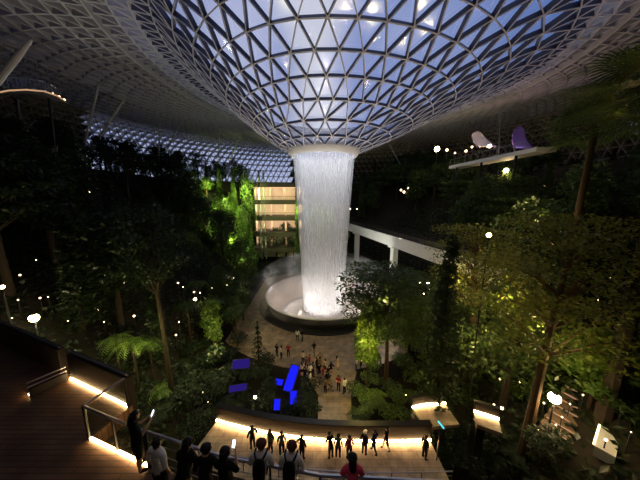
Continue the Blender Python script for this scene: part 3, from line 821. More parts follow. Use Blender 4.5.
street_lamp(506, 170.5, 40, 0, .36, 'large glowing lamp in front of the upper right garden walkway', 420)
street_lamp(437, 149, 50, 0, .50, 'bright yellow lamp on the top garden level left of the tents', 700, c=(1, .75, .4))
street_lamp(489.5, 146, 45, 0, .28, 'warm lamp glowing at the foot of the white tent', 240)
street_lamp(34, 318, None, 0, .26, 'white glowing lamp in the dark forest at the left', 420, c=(1, .8, .6))
street_lamp(2, 287, None, 0, .13, 'small white lamp at the left frame edge above the deck', 60)
street_lamp(195, 299, 27, 0, .16, 'warm lamp between dark trunks left of the basin', 130)
street_lamp(255, 397, 17, 0, .12, 'small yellow lamp in the garden bed left of the blue lights', 60)
street_lamp(428, 283, 30, 0, .16, 'lamp shining through the branches under the track end', 170)
street_lamp(502, 408, 14.5, 0, .09, 'small bright path lamp left of the slanting trunk', 45)

# small garden lights scattered in the dark forest
bulb_me = None
def garden_light(px, py, label, group, Y=None, r=.075, m='bulb_small', h=.9):
    d_ = ray(px, py)
    if Y is None:
        g_ = ong(px, py); s_ = (g_.y*.90-.5 if 160 < px < 480 and py < 365 else g_.y-.7)/d_.y if d_.y > .05 else 10
        p = Vector((0, 0, ZC))+d_*s_
    else: p = ony(px, py, Y)
    gz = ground(p.x, p.y)
    if p.z < gz+.25: p.z = gz+.25
    e = tag(empty('garden_light', (p.x, p.y, gz)), label, 'lamp', group)
    dep = max(5, pix(p)[2]); rr = r*dep/18
    b = MB(); b.tube([(0, 0, -.1), (0, 0, p.z-gz-rr*.7)], .03, 5); b.build('stake', M['dark_steel'], e)
    b = MB(); b.ball((0, 0, p.z-gz), rr, 6); b.build('bulb', M[m], e, smooth=True)
LG = 'little lights twinkling in the dark forest on the left'
for (x, y, s) in [(20, 275, 1), (70, 273, 1.1), (36, 260, .6), (104, 275, .6), (84, 302, 1.1), (40, 298, 1), (48, 297, .6), (92, 300, .8), (98, 310, .7), (118, 306, .7), (124, 283, .5), (137, 257, .7), (111, 260, .6), (34, 349, .7),
                  (18, 300, .8), (134, 316, 1.2), (104, 322, .6), (90, 192, .9), (55, 186, 1.3), (54, 183, 1), (150, 215, .6), (68, 321, .6), (12, 318, .7), (62, 299, .6), (178, 283, 1), (183, 287, .7), (194, 292, .9), (200, 293, .8), (227, 285, .8), (234, 278, .7), (212, 288, .5), (176, 335, 1), (179, 322, .8), (184, 400, .5), (203, 392, .8), (208, 402, .5), (175, 410, 1.1), (214, 376, 1)]:
    garden_light(x, y, 'tiny warm light twinkling in the dark forest on the left', LG, None, .062*s)
RG = 'little lights among the trees on the right'
for (x, y, s) in [(545, 186, 1), (571, 171, .7), (607, 135, .7), (609, 157, 1), (625, 152, .9), (634, 150, .8), (401, 190, 1.2), (404, 192, 1.4), (408, 188, 1), (350, 209, 1), (357, 209, .7), (424, 294, 1.2), (430, 289, 1.2), (420, 283, .9), (449, 288, .9), (530, 278, 1), (582, 316, .7), (610, 278, .6), (598, 300, .5), (505, 350, .8), (528, 350, .7),
                  (500, 379, 1), (494, 405, 1.2), (520, 382, .8), (544, 403, 1), (588, 390, 1.1), (583, 395, .9), (538, 430, .8), (546, 431, .8), (556, 425, .9), (562, 417, .9), (570, 404, .9), (606, 440, 1.5), (631, 432, .7), (622, 407, .5), (406, 395, .6), (466, 151, 1.4), (472, 147, 1.2), (455, 153, 1), (447, 150, 1.5), (508, 158, 1.2), (503, 160, 1), (377, 165, .8)]:
    garden_light(x, y, 'small warm light twinkling among the trees on the right', RG, 46 if y < 162 and x < 515 else None, .062*s)

# blue-lit path pieces in the garden bed, their light put in as glowing panels
def blue_path_glow(px, py, wd, hd, rot, m, label, z0=.3, tilt=55):
    p = onz(px, py, z0+hd*.4)
    gz = 0
    e = tag(empty('lightbox', (p.x, p.y, 0), math.radians(rot)), label, 'lightbox')
    R = Matrix.Rotation(math.radians(-tilt), 3, 'X')
    b = MB(); b.box((0, 0, p.z), (wd, .05, hd), rot=R); b.build('panel', M[m], e)
    b = MB()
    for sx in (-1, 1): b.box(Vector((0, 0, p.z))+R@Vector((sx*(wd/2+.03), 0, 0)), (.06, .09, hd+.12), rot=R)
    for sz in (-1, 1): b.box(Vector((0, 0, p.z))+R@Vector((0, 0, sz*(hd/2+.03))), (wd, .09, .06), rot=R)
    b.build('frame', M['dark_steel'], e)
    b = MB(); b.tube([(0, 0, -.05), (0, .05, p.z)], .05, 6); b.build('stand', M['dark_steel'], e)  # frame and stand made up to carry the glowing sheet
blue_path_glow(291.5, 378, .85, 2.2, -22, 'blue', 'largest deep blue glowing panel in the garden left of the plaza crowd', .3, 50)
blue_path_glow(279, 382, .8, .5, -12, 'blue', 'small blue glowing panel touching the left side of the largest one', .2, 50)
blue_path_glow(277, 404.5, .5, .75, 0, 'blue', 'lower left blue glowing panel near the curved parapet', .8, 40)
blue_path_glow(293.5, 397.5, .55, .95, 5, 'blue', 'lower right blue glowing panel near the curved parapet', .8, 40)
blue_path_glow(238, 388, 1.5, .55, 12, 'violet', 'dim violet glowing panel behind the small yellow lamp', .8, 60)
blue_path_glow(241, 364, 1.7, .9, 8, 'violet', 'dim violet glowing panel beside the conical tree', .8, 60)
p = ony(441, 425, 11.6); gz = ground(p.x, p.y)
e = tag(empty('light_tube', (p.x, p.y, gz), .3), 'slanting cyan glowing tube among leaves right of the walkway', 'light')
b = MB(); b.tube([(-.22, 0, p.z-gz+.3), (.22, 0, p.z-gz-.28)], .045, 8); b.build('tube', M['cyan'], e)
b = MB(); b.tube([(0, .05, -.1), (0, .05, p.z-gz)], .03, 6); b.build('stake', M['dark_steel'], e)

# ------------------------------------------------------------------ trees
def tree_at(kind, name, base, top_px, base_h, width_s, label, cat='tree', leafm='leaf_dark', bark='bark_dark', rz=0, lean=None, group=None):
    zt = ony(top_px[0], top_px[1], base.y).z; s = (zt-base.z)/base_h
    return plant(kind, name, base, (width_s, width_s, s), rz, label, cat, group, leafm, bark)
tree_at('hero_wide', 'spreading_tree', onz(386, 384, 0), (388, 258), 13, 1.1, 'dark spreading tree with wide crown in front of the right side of the basin', leafm='leaf_mid', bark='bark', rz=.4)
taken.append((6.4, 22))
bp = Vector((12.9, 12.7, ground(12.9, 12.7)))
tree_at('hero_umbrella', 'umbrella_tree', bp, (540, 196), 15, .98, 'tall tree with slanting trunk and golden-lit layered crown on the right', leafm='leaf_gold', bark='bark', rz=.1)
bp = ong(470, 372); tree_at('hero_umbrella', 'umbrella_tree', bp, (465, 215), 15, .95, 'golden-green layered tree behind the dark column tree, left of the slanting trunk', leafm='leaf_gold', bark='bark', rz=2.0)
bp = Vector((8.6, 15.4, ground(8.6, 15.4))); tree_at('dense_column', 'narrow_tree', bp, (447, 236), 11, 1.15, 'tall narrow black-green tree standing right of the spreading tree')
bp = Vector((16.6, 12.0, ground(16.6, 12))); plant('fan_palm', 'fan_palm', bp, (1.5, 1.5, (ony(606, 84, 12.0).z-bp.z)/18), .3, 'tall fan palm with gold-lit inner fronds at the upper right', 'palm', None, 'leaf_mid', 'bark_dark')
bp2 = Vector((22.0, 15.2, ground(22, 15.2))); plant('fan_palm', 'fan_palm', bp2, (1.2, 1.2, (ony(640, 60, 15.2).z-bp2.z)/18), 1.3, 'fan palm cut by the right frame edge, highest crown', 'palm', None, 'leaf_dark', 'bark')
bp3 = Vector((21.0, 19.5, ground(21, 19.5))); plant('fan_palm', 'fan_palm', bp3, (1.1, 1.1, (ony(562, 128, 19.5).z-bp3.z)/18), 2.3, 'lower fan palm in front of the upper right garden, left of the tall one', 'palm', None, 'leaf_mid', 'bark_dark')
taken += [(12.9, 12.7), (8.6, 15.4), (16.6, 12), (22, 15.2), (21, 19.5)]
bp = onz(172, 392, 1.0); bp.z = ground(bp.x, bp.y); plant('slim', 'slim_tree', bp, (1.0, 1.0, (ony(160, 190, bp.y).z-bp.z)/12), 2.8, 'tall dark tree with a bare brown trunk left of the basin', 'tree', None, 'leaf_dark', 'bark_dark'); taken.append((bp.x, bp.y))
bp = onz(259.5, 372, .1); bp.z = 0; tree_at('conifer', 'conifer_tree', bp, (259, 321), 5, 1.0, 'small dark conical tree on the plaza left of the crowd', leafm='leaf_dark'); taken.append((bp.x, bp.y))
bp = onz(367, 393, .0); tree_at('small_tree', 'small_tree', bp, (367, 300), 4.4, .95, 'small bright yellow-green tree at the front right of the basin', leafm='leaf_bright', bark='bark'); taken.append((bp.x, bp.y))
bp = ong(215, 356); tree_at('small_tree', 'small_tree', bp, (215, 300), 4.4, .85, 'small lit yellow-green tree left of the basin among dark trunks', leafm='leaf_bright', bark='bark'); taken.append((bp.x, bp.y))
# green-lit planted wall left and right of the terraces
GL = [(172, 176, 60), (190, 170, 62), (205, 176, 60), (218, 168, 63), (232, 166, 62), (246, 168, 64), (240, 205, 58), (222, 208, 56), (205, 215, 55), (251, 225, 59), (232, 232, 54), (185, 205, 56), (214, 240, 52), (247, 246, 55)]
for i, (x, y, Y) in enumerate(GL):
    t_ = ony(x, y, Y); gz = ground(t_.x, Y); 
    if t_.z-gz < 2.5: gz = t_.z-4
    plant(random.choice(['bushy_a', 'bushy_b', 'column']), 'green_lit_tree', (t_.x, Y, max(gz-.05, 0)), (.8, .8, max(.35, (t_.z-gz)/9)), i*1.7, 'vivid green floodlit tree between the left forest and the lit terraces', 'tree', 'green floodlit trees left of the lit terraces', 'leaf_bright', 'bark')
    taken.append((t_.x, Y))
for i, (x, y) in enumerate([(296, 182), (297, 205), (299, 228)]):
    t_ = ony(x, y, 60+i*-1.5); plant('column', 'green_lit_tree', (t_.x, t_.y, 0), (.55, .55, t_.z/9), i, 'narrow green floodlit tree squeezed between the lit terraces and the waterfall', 'tree', 'narrow green trees beside the waterfall', 'leaf_bright', 'bark')
for i, (x, Y, ty) in enumerate([(311, 62, 178), (322, 64, 172), (334, 61, 184), (345, 63, 176)]):
    t_ = ony(x, ty, Y); plant('bushy_b', 'green_lit_tree', (t_.x, Y, 0), (.8, .8, t_.z/9), i*2, 'green tree seen dimly through the falling water', 'tree', 'green trees behind the falling water', 'leaf_bright', 'bark')
GREEN = []
rs = random.getstate(); random.seed(5)
for i in range(48):
    x, y, Y = random.uniform(160, 254), random.uniform(170, 252), random.uniform(46, 63); t_ = ony(x, y, Y); gz = ground(t_.x, Y)
    if t_.z-gz < 2.2: continue
    H = min(t_.z-gz, random.uniform(4, 8)); k_ = random.choice(['column', 'bushy_a', 'bushy_b', 'column', 'shrub_tall'])
    kh = 2.6 if k_ == 'shrub_tall' else 9; ws = random.uniform(.7, 1.1)*(1.6 if kh < 5 else 1)
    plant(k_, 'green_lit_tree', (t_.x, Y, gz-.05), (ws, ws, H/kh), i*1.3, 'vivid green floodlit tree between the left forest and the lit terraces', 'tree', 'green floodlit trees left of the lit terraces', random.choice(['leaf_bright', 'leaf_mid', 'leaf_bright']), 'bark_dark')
    if i % 2 == 0: GREEN.append((t_.x+random.uniform(-.8, .8), Y-1.9, gz+H*random.uniform(.35, .8)))
random.setstate(rs)
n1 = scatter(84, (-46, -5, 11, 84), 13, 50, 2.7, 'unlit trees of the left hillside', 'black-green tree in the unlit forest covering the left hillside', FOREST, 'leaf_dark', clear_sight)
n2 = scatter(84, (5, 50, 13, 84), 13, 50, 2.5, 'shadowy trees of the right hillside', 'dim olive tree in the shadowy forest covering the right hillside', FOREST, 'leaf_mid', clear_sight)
n3 = scatter(22, (-24, -5, 18, 60), 9.5, 16, 2.6, 'low trees along the left valley floor', 'low dark tree along the left edge of the valley floor', ['bushy_b', 'palm', 'umbrella', 'bushy_a'], 'leaf_mid', clear_sight, 7)
n4 = scatter(22, (5, 26, 15, 60), 9.5, 16, 2.6, 'low trees along the right valley floor', 'low dark tree along the right edge of the valley floor', ['bushy_b', 'palm', 'umbrella', 'bushy_a'], 'leaf_mid', clear_sight, 7)
print('TREES', n1, n2, n3, n4)

# low planting that covers the slopes
gc = MB(); made = 0
while made < 30000:
    if made % 3: x, y = random.uniform(-34, 34), random.uniform(9, 62)
    else: x, y = random.uniform(-50, 50), random.uniform(10, 84)
    d = valley(x, y)
    if d < 12.6 or math.hypot(x-AX, y-AY) < 18.2 or (-20 < x < -3 and y > 64): made += .2; continue
    made += 1
    leaf(gc, (x, y, ground(x, y)+random.uniform(.02, .45)), random.uniform(.35, .7), random.uniform(.2, .35), .9)
o = gc.build('ground_cover', M['leaf_dark']); tag(o, 'dark low leafy ground cover over both slopes', 'ground cover', kind='stuff')

# lit shrubs, palms and ferns
def bush(kind, px, py, s, label, leafm, name='shrub', cat='shrub', group=None, z=None, hs=1):
    p = ong(px, py) if z is None else onz(px, py, z)
    if z is None: p.z = ground(p.x, p.y)
    plant(kind, name, p, (s, s, s*hs), random.uniform(0, 6), label, cat, group, leafm, 'bark_dark'); return p
bush('palm', 140, 390, .62, 'lit feathery palm behind the deck parapet, leaning left', 'leaf_bright', 'palm', 'palm')
bush('palm', 155, 384, .55, 'bright yellow-green palm just right of the leaning lit palm', 'leaf_bright', 'palm', 'palm')
bush('palm', 122, 380, .52, 'smaller lit palm left of the bright pair behind the deck parapet', 'leaf_bright', 'palm', 'palm')
bush('fern', 158, 396, 1.2, 'low bright fern under the lit palms', 'leaf_bright', 'fern', 'fern')
bush('small_tree', 588, 410, 1.2, 'bright yellow-green young tree between the two trunks on the right', 'leaf_bright', 'small_tree', 'tree')
bush('shrub', 590, 362, .8, 'lit bush behind the bright young tree between the two right trunks', 'leaf_bright')
bush('shrub', 570, 392, .45, 'little lit bush above the street lamp', 'leaf_bright')
bush('shrub', 592, 384, .6, 'olive bush at the top of the stone steps', 'leaf_gold')
bush('shrub', 512, 398, .75, 'lit green bush beside the small bright path lamp', 'leaf_bright')
bush('shrub', 496, 436, .5, 'low lit bush at the foot of the slanting trunk', 'leaf_gold')
bush('shrub', 370, 386, .8, 'lit bush under the small bright yellow-green tree', 'leaf_bright', z=0)
bush('shrub', 362, 402, .75, 'lit bush beside the plaza edge, nearest the curved parapet', 'leaf_bright', z=0)
bush('fern', 377, 398, 1.0, 'lit fern between the plaza edge and the spreading tree', 'leaf_bright', 'fern', 'fern', z=0)
bush('shrub', 449, 428, .42, 'small yellow-green bush beside the cyan tube', 'leaf_bright')
bush('shrub', 188, 402, .4, 'small bright green bush in the dark left of the walkway', 'leaf_bright')
dark_bed = [(226, 402), (236, 408), (246, 400), (262, 410), (270, 396), (284, 412), (300, 414), (306, 404), (262, 386), (248, 380), (310, 416), (302, 394), (228, 376), (240, 374), (268, 371), (358, 418), (366, 420), (376, 412), (388, 418), (398, 408), (392, 396), (384, 382), (404, 420), (412, 398), (356, 396), (420, 418), (218, 394), (212, 384), (272, 412), (290, 416), (308, 400), (310, 390)]
for i, (x, y) in enumerate(dark_bed):
    bush(random.choice(['shrub', 'shrub', 'fern', 'shrub_tall']), x, y, random.uniform(.55, .95), 'dark low bush in the planting beds between parapet and plaza', 'leaf_dark' if x < 330 else 'leaf_mid', group='dark bushes in the planting beds', z=0, hs=.8)
more_bed = [(196, 372), (206, 366), (216, 372), (226, 362), (190, 356), (204, 350), (232, 352), (184, 384), (200, 388), (222, 388), (180, 366), (238, 344), (212, 400), (170, 396),
            (402, 376), (416, 384), (428, 372), (440, 388), (452, 376), (466, 392), (480, 380), (458, 402), (500, 384), (516, 376), (536, 384), (410, 352), (430, 350), (470, 362), (490, 360), (540, 404), (556, 378), (606, 404), (618, 420), (632, 400), (424, 396)]
for i, (x, y) in enumerate(more_bed):
    lft = x < 320
    bush(random.choice(['shrub', 'shrub_tall', 'fern', 'shrub']), x, y, random.uniform(.8, 1.25), 'dark undergrowth bush on the valley floor at the foot of the left forest' if lft else 'olive undergrowth bush on the slope under the right-hand trees', 'leaf_dark' if lft else 'leaf_mid', group='undergrowth on the left' if lft else 'undergrowth on the right', hs=.8)
near = [(430, 470), (446, 462), (462, 470), (480, 462), (500, 468), (520, 460), (540, 470), (460, 448), (474, 440), (486, 450), (206, 425), (196, 440), (180, 425), (160, 415), (190, 418)]
for i, (x, y) in enumerate(near):
    bush(random.choice(['shrub', 'shrub_tall', 'fern']), x, y, random.uniform(.7, 1.2), 'black bush in the dark slope just beyond the viewing deck', 'leaf_dark', group='black bushes below the viewing deck')

# ------------------------------------------------------------------ people
SK = {}
def skeleton(pose):
    v = {}; r = {}; e = []
    def P(n, co, rad, par=None):
        v[n] = Vector(co); r[n] = rad
        if par: e.append((par, n))
    ln = .14 if pose == 'lean' else 0.0                       # forward bend of the trunk
    P('pelvis', (0, 0, .93), .125); P('belly', (0, .02+ln*.4, 1.08), .115, 'pelvis'); P('chest', (0, .02+ln, 1.26), .13, 'belly')
    P('upper', (0, .01+ln*1.35, 1.38), .10, 'chest'); P('neck', (0, .015+ln*1.6, 1.47), .052, 'upper')
    hd = ln*1.7+(.05 if pose == 'phone' else .0)
    P('jaw', (0, .035+hd, 1.55), .068, 'neck'); P('skull', (0, .03+hd, 1.63), .088, 'jaw'); P('crown', (0, .01+hd, 1.695), .066, 'skull')
    P('nose', (0, .125+hd, 1.60), .013, 'jaw')
    for s, sd in ((-1, 'L'), (1, 'R')):
        P('ear'+sd, (s*.098, .02+hd, 1.61), .014, 'skull')
        P('side'+sd, (s*.085, .02+ln*.9, 1.25), .09, 'chest')
        P('sh'+sd, (s*.175, .0+ln*1.3, 1.385), .062, 'upper')
        if pose == 'phone': el, wr = (s*.23, .10, 1.13), (s*.09, .33, 1.30)
        elif pose == 'lean': el, wr = (s*.25, .22, 1.13), (s*.12, .44, 1.12)
        elif pose == 'hips': el, wr = (s*.33, -.06, 1.15), (s*.19, .06, .98)
        elif pose == 'walk': el, wr = (s*.24, -s*.10, 1.12), (s*.25, -s*.06+.10, .90)
        else: el, wr = (s*.235, -.03, 1.11), (s*.24, .05, .87)
        P('el'+sd, el, .043, 'sh'+sd); P('wr'+sd, wr, .028, 'el'+sd)
        d = (Vector(wr)-Vector(el)).normalized(); pal = Vector(wr)+d*.07
        P('palm'+sd, pal, .030, 'wr'+sd)
        hx = .095
        if pose == 'walk': kn, an, to = (s*.10, .12*s+.04, .49), (s*.10, .22*s-.03, .09), (s*.10, .22*s+.12, .04)
        else: kn, an, to = (s*.105, .02, .49), (s*.11, -.01, .09), (s*.13, .15, .035)
        P('hip'+sd, (s*hx, 0, .86), .098, 'pelvis'); P('kn'+sd, kn, .060, 'hip'+sd); P('an'+sd, an, .040, 'kn'+sd); P('toe'+sd, to, .036, 'an'+sd)
    return v, r, e
def fingers(mb, v, sd, s):
    d = (v['palm'+sd]-v['wr'+sd]).normalized(); side = d.cross(Vector((0, 0, 1)) if abs(d.z) < .8 else Vector((0, 1, 0))).normalized()
    curl = side.cross(d).normalized(); curl = curl if curl.z < 0 or abs(d.z) > .8 else -curl
    for i, (o_, l) in enumerate(((-.027, .062), (-.009, .075), (.009, .070), (.026, .055))):
        a = v['palm'+sd]+d*.012+side*o_
        mb.tube([a, a+d*l*.5+curl*.006, a+d*l*.8+curl*.022, a+d*l*.95+curl*.04], [.0095, .009, .008, .006], 6)
    a = v['palm'+sd]-d*.03-side*s*.022
    mb.tube([a, a-side*s*.028+d*.025+curl*.01, a-side*s*.030+d*.055+curl*.02], [.012, .010, .007], 6)
def make_pose(pose):
    v, r, e = skeleton(pose); names = list(v); idx = {n: i for i, n in enumerate(names)}
    me = bpy.data.meshes.new('skel'); me.from_pydata([v[n] for n in names], [(idx[a], idx[b]) for a, b in e], [])
    o = bpy.data.objects.new('skel', me); COL.objects.link(o)
    sk = o.modifiers.new('s', 'SKIN'); sk.use_smooth_shade = True
    for n in names:
        d = me.skin_vertices[0].data[idx[n]]; d.radius = (r[n], r[n]); d.use_root = (n == 'pelvis')
    sb = o.modifiers.new('u', 'SUBSURF'); sb.levels = 2; sb.render_levels = 2
    dg = bpy.context.evaluated_depsgraph_get(); dg.update()
    bm_ = bpy.data.meshes.new_from_object(o.evaluated_get(dg))
    bpy.data.objects.remove(o); bpy.data.meshes.remove(me)
    reg = {'pelvis': 'hip', 'belly': 'torso', 'chest': 'torso', 'upper': 'torso', 'neck': 'neck', 'jaw': 'head', 'skull': 'head', 'crown': 'head', 'nose': 'head'}
    for sd in 'LR': reg.update({'ear'+sd: 'head', 'side'+sd: 'torso', 'sh'+sd: 'torso', 'el'+sd: 'uarm', 'wr'+sd: 'farm', 'palm'+sd: 'hand', 'hip'+sd: 'hip', 'kn'+sd: 'thigh', 'an'+sd: 'shin', 'toe'+sd: 'foot'})
    segs = [(v[a], v[b], r[a], r[b], reg[b]) for a, b in e]
    body = MB(); verts = [q.co.copy() for q in bm_.vertices]; nrm = [q.normal.copy() for q in bm_.vertices]
    faces = [tuple(p.vertices) for p in bm_.polygons]; cen = [p.center.copy() for p in bm_.polygons]
    body.add(verts, faces)
    for s, sd in ((-1, 'L'), (1, 'R')): fingers(body, v, sd, s)
    lab = []
    for c in cen:
        best = None
        for a, b, ra, rb, L_ in segs:
            d = b-a; t = max(0, min(1, (c-a).dot(d)/d.length_squared)); dd = (c-a-d*t).length-(ra+(rb-ra)*t)
            if best is None or dd < best[0]: best = (dd, L_)
        lab.append(best[1])
    def shell(name, test, off, m):
        mb = MB(); used = {}; fs = []
        for f, c, l in zip(faces, cen, lab):
            if test(l, c):
                for i in f: used.setdefault(i, len(used))
                fs.append(tuple(used[i] for i in f))
        inv = sorted(used, key=used.get); k = len(inv)
        vs = [verts[i]+nrm[i]*off for i in inv]+[verts[i]+nrm[i]*.002 for i in inv]
        edge_ = {}
        for f in fs:
            for a, b in zip(f, f[1:]+f[:1]): edge_[(a, b)] = 1
        rim = [(a, b, b+k, a+k)[::-1] for (a, b) in edge_ if (b, a) not in edge_]
        mb.add(vs, fs+rim)
        return mb.mesh(name, m, True)
    hd = v['skull'].y
    out_ = {'body': body.mesh('body', M['skin'], True)}
    out_['shirt'] = shell('shirt', lambda l, c: l in ('torso', 'uarm') or (l == 'hip' and c.z > .93), .014, M['white_cloth'])
    out_['long_shirt'] = shell('shirt', lambda l, c: l in ('torso', 'uarm', 'farm') or (l == 'hip' and c.z > .88), .016, M['white_cloth'])
    out_['trousers'] = shell('trousers', lambda l, c: l in ('hip', 'thigh', 'shin') and c.z < .97, .010, M['black_cloth'])
    out_['shorts'] = shell('shorts', lambda l, c: l in ('hip', 'thigh') and .5 < c.z < .97, .014, M['black_cloth'])
    for kk, sg in (('shoe_l', -1), ('shoe_r', 1)): out_[kk] = shell('shoe', lambda l, c: (l == 'foot' or c.z < .085) and c.x*sg > 0, .008, M['black_cloth'])
    out_['hair'] = shell('hair', lambda l, c: l == 'head' and (c.z > 1.655 or (c.y < hd-.005 and c.z > 1.53)), .022, M['hair'])
    lh = MB(); hv = out_['hair']
    lh.add([q.co.copy() for q in hv.vertices], [tuple(p.vertices) for p in hv.polygons])
    lh.tube([(0, hd-.055, 1.66), (0, hd-.085, 1.55), (0, hd-.115, 1.42), (0, hd-.125, 1.32)], [.085, .095, .09, .03], 10)
    out_['long_hair'] = lh.mesh('hair', M['hair'], True)
    ey = MB()
    for s in (-1, 1): ey.ball((s*.032, hd+.083, 1.625), .013, 6)
    out_['eyes'] = ey.mesh('eyes', M['eye'], True)
    mo_ = MB(); mo_.ball((0, hd+.072, 1.555), .02, 6, sc=(1.2, .5, .35)); out_['mouth'] = mo_.mesh('mouth', M['lip'], True)
    out_['v'] = v
    return out_
for ps in ('stand', 'walk', 'phone', 'lean', 'hips'): SK[ps] = make_pose(ps)
sk_mesh = MB()
n_ = 24
sk_mesh.lathe([(.145, 1.02), (.17, .9), (.22, .7), (.25, .52), (.245, .515), (.16, .9), (.135, 1.02)], n_)
SKIRT = sk_mesh.mesh('skirt', M['black_cloth'], True)
cap_mb = MB(); cap_mb.lathe([(.118, 1.645), (.116, 1.69), (.09, 1.745), (.01, 1.765)], 16); cap_mb.box((0, .15, 1.652), (.15, .12, .012)); CAP = cap_mb.mesh('cap', M['white_cloth'], True)
def setm(o, m):
    o.material_slots[0].link = 'OBJECT'; o.material_slots[0].material = M[m]
def person(loc, rz, pose, label, top='white_cloth', bottom='black_cloth', low='trousers', hair='hair', hairm='hair', sleeves='shirt', h=1.68, group=None, cap=None):
    P_ = SK[pose]; e = empty('person', loc, rz); s = h/1.75; e.scale = (s, s, s); tag(e, label, 'person', group)
    link('body', P_['body'], e)
    setm(link('shirt', P_[sleeves], e), top)
    if low == 'dress': setm(link('skirt', SKIRT, e), top); 
    if low == 'skirt': setm(link('skirt', SKIRT, e), bottom)
    if low in ('trousers', 'shorts'): setm(link(low, P_[low], e), bottom)
    setm(link('shoe', P_['shoe_l'], e), 'black_cloth'); setm(link('shoe', P_['shoe_r'], e), 'black_cloth'); setm(link('hair', P_[hair], e), hairm)
    link('eyes', P_['eyes'], e); link('mouth', P_['mouth'], e)
    if cap:
        c = link('cap', CAP, e, (0, P_['v']['skull'].y-.015, 0)); setm(c, cap)
    return e
def backpack(p, rz, label, s=1.0, y0=-.12):
    e = empty('backpack', p, rz); tag(e, label, 'backpack')
    b = MB(); n = 10; vs = []; fs = []
    prof = [(-.24, .55), (-.22, .9), (-.05, 1.0), (.12, .95), (.2, .8), (.235, .45)]
    for z, k in prof:
        for i in range(16):
            q = 2*PI*i/16; sx, sy = math.copysign(abs(math.cos(q))**.5, math.cos(q)), math.copysign(abs(math.sin(q))**.5, math.sin(q))
            vs.append((.125*k*sx, .075*k*sy, z))
    for j in range(len(prof)-1):
        for i in range(16): fs.append((j*16+i, j*16+(i+1) % 16, (j+1)*16+(i+1) % 16, (j+1)*16+i))
    fs += [tuple(range(16))[::-1], tuple(range((len(prof)-1)*16, len(prof)*16))]
    b.add(vs, fs); b.build('bag', M['black_cloth'], e, smooth=True)
    b = MB(); b.box((0, -.08, -.08), (.17, .05, .2)); b.build('front_pocket', M['black_cloth'], e)
    for sx in (-1, 1):
        b = MB(); b.tube([(sx*.07, .06, .2), (sx*.115, .14, .245), (sx*.125, .28, .20), (sx*.13, .30, .05), (sx*.15, .2, -.1), (sx*.12, .06, -.18)], .02, 6); b.build('strap', M['black_cloth'], e)
    return e
def phone(p, rz, label):
    e = empty('phone', p, rz); e.rotation_euler.x = -.5; tag(e, label, 'phone')
    b = MB(); b.box((0, 0, 0), (.078, .010, .16)); b.build('case', M['dark_steel'], e)
    b = MB(); b.box((0, -.006, 0), (.07, .003, .15)); b.build('screen', M['screen'], e)
def on_deck(px, py, h=1.62):
    p = onz(px, py, ZD+h); return Vector((p.x, p.y, ZD))
# foreground people on the deck
q = on_deck(131, 414); person(q, -.75, 'phone', 'woman in black top and shorts lit from below, holding up a bright phone', 'black_cloth', 'black_cloth', 'shorts', 'long_hair')
w_ = Matrix.Rotation(-.75, 3, 'Z')@Vector((.0, .40, 1.34)); phone(q+w_, -.75, 'glowing phone held by the woman in black on the left of the deck')
q = on_deck(155, 440); person(q, -.3, 'stand', 'person in loose white t-shirt and dark trousers behind the woman with the phone', 'white_cloth', 'black_cloth', 'trousers', 'hair')
q = on_deck(178, 451); person(q, -.2, 'lean', 'person in black top and khaki skirt leaning at the railing', 'black_cloth', 'khaki_cloth', 'skirt', 'long_hair')
q = on_deck(201, 458); person(q, .1, 'lean', 'person all in black leaning at the railing between two dark figures', 'black_cloth', 'black_cloth', 'trousers', 'hair')
q = on_deck(223, 452); person(q, -.15, 'phone', 'person in black with a raised phone, left of the white-shirted pair', 'black_cloth', 'navy_cloth', 'trousers', 'long_hair')
w_ = Matrix.Rotation(-.15, 3, 'Z')@Vector((0, .40, 1.34)); phone(q+w_, -.15, 'glowing phone raised by the person in black beside the white-shirted pair')
q = on_deck(258, 453); person(q, .0, 'lean', 'person in white t-shirt with black backpack, left one of the backpack pair', 'white_cloth', 'denim', 'trousers', 'hair', 'hair_brown', cap=None)
backpack(q+Vector((0, -.105+.10, 1.19)), 0, 'black backpack worn by the left one of the white-shirted pair')
q = on_deck(289, 455); person(q, -.1, 'lean', 'person in white t-shirt with black backpack and reddish hair, right one of the pair', 'white_cloth', 'black_cloth', 'trousers', 'hair', 'hair_brown')
backpack(q+Vector((-.01, -.105+.10, 1.19)), -.1, 'black backpack worn by the right one of the white-shirted pair')
q = on_deck(354, 467, 1.5); person(q, .0, 'lean', 'person in bright pink shirt at the bottom centre', 'pink_cloth', 'black_cloth', 'trousers', 'long_hair', 'hair', h=1.55)
# people on the lower walkway
def on_path(px, py): p = onz(px, py, 2.8); return p
person(on_path(253, 449), .6, 'hips', 'dark-clothed person with arm on hip, leftmost on the lower walkway', 'black_cloth', 'black_cloth', 'trousers', 'long_hair')
person(on_path(271, 452), 2.6, 'stand', 'person in olive shirt on the lower walkway, above the left backpack wearer', 'olive_cloth', 'black_cloth')
person(on_path(282, 455), .3, 'stand', 'person in grey shirt on the lower walkway, above the right backpack wearer', 'grey_cloth', 'navy_cloth')
person(on_path(302, 459), -.5, 'hips', 'person in black with raised elbows on the lower walkway, right of the backpack pair', 'black_cloth', 'black_cloth', 'trousers', 'long_hair')
person(on_path(331, 459), .4, 'lean', 'person in black bending forward on the lower walkway, left of the pink shirt', 'black_cloth', 'black_cloth')
person(on_path(338, 458), -.2, 'stand', 'person in dark grey standing close beside the bending one on the lower walkway', 'grey_cloth', 'black_cloth')
person(on_path(349, 459), .2, 'stand', 'person in dark red shirt on the lower walkway directly above the pink shirt', 'red_cloth', 'black_cloth')
person(on_path(364, 455), -.6, 'stand', 'person with pale cap and black clothes on the lower walkway', 'black_cloth', 'black_cloth', cap='white_cloth')
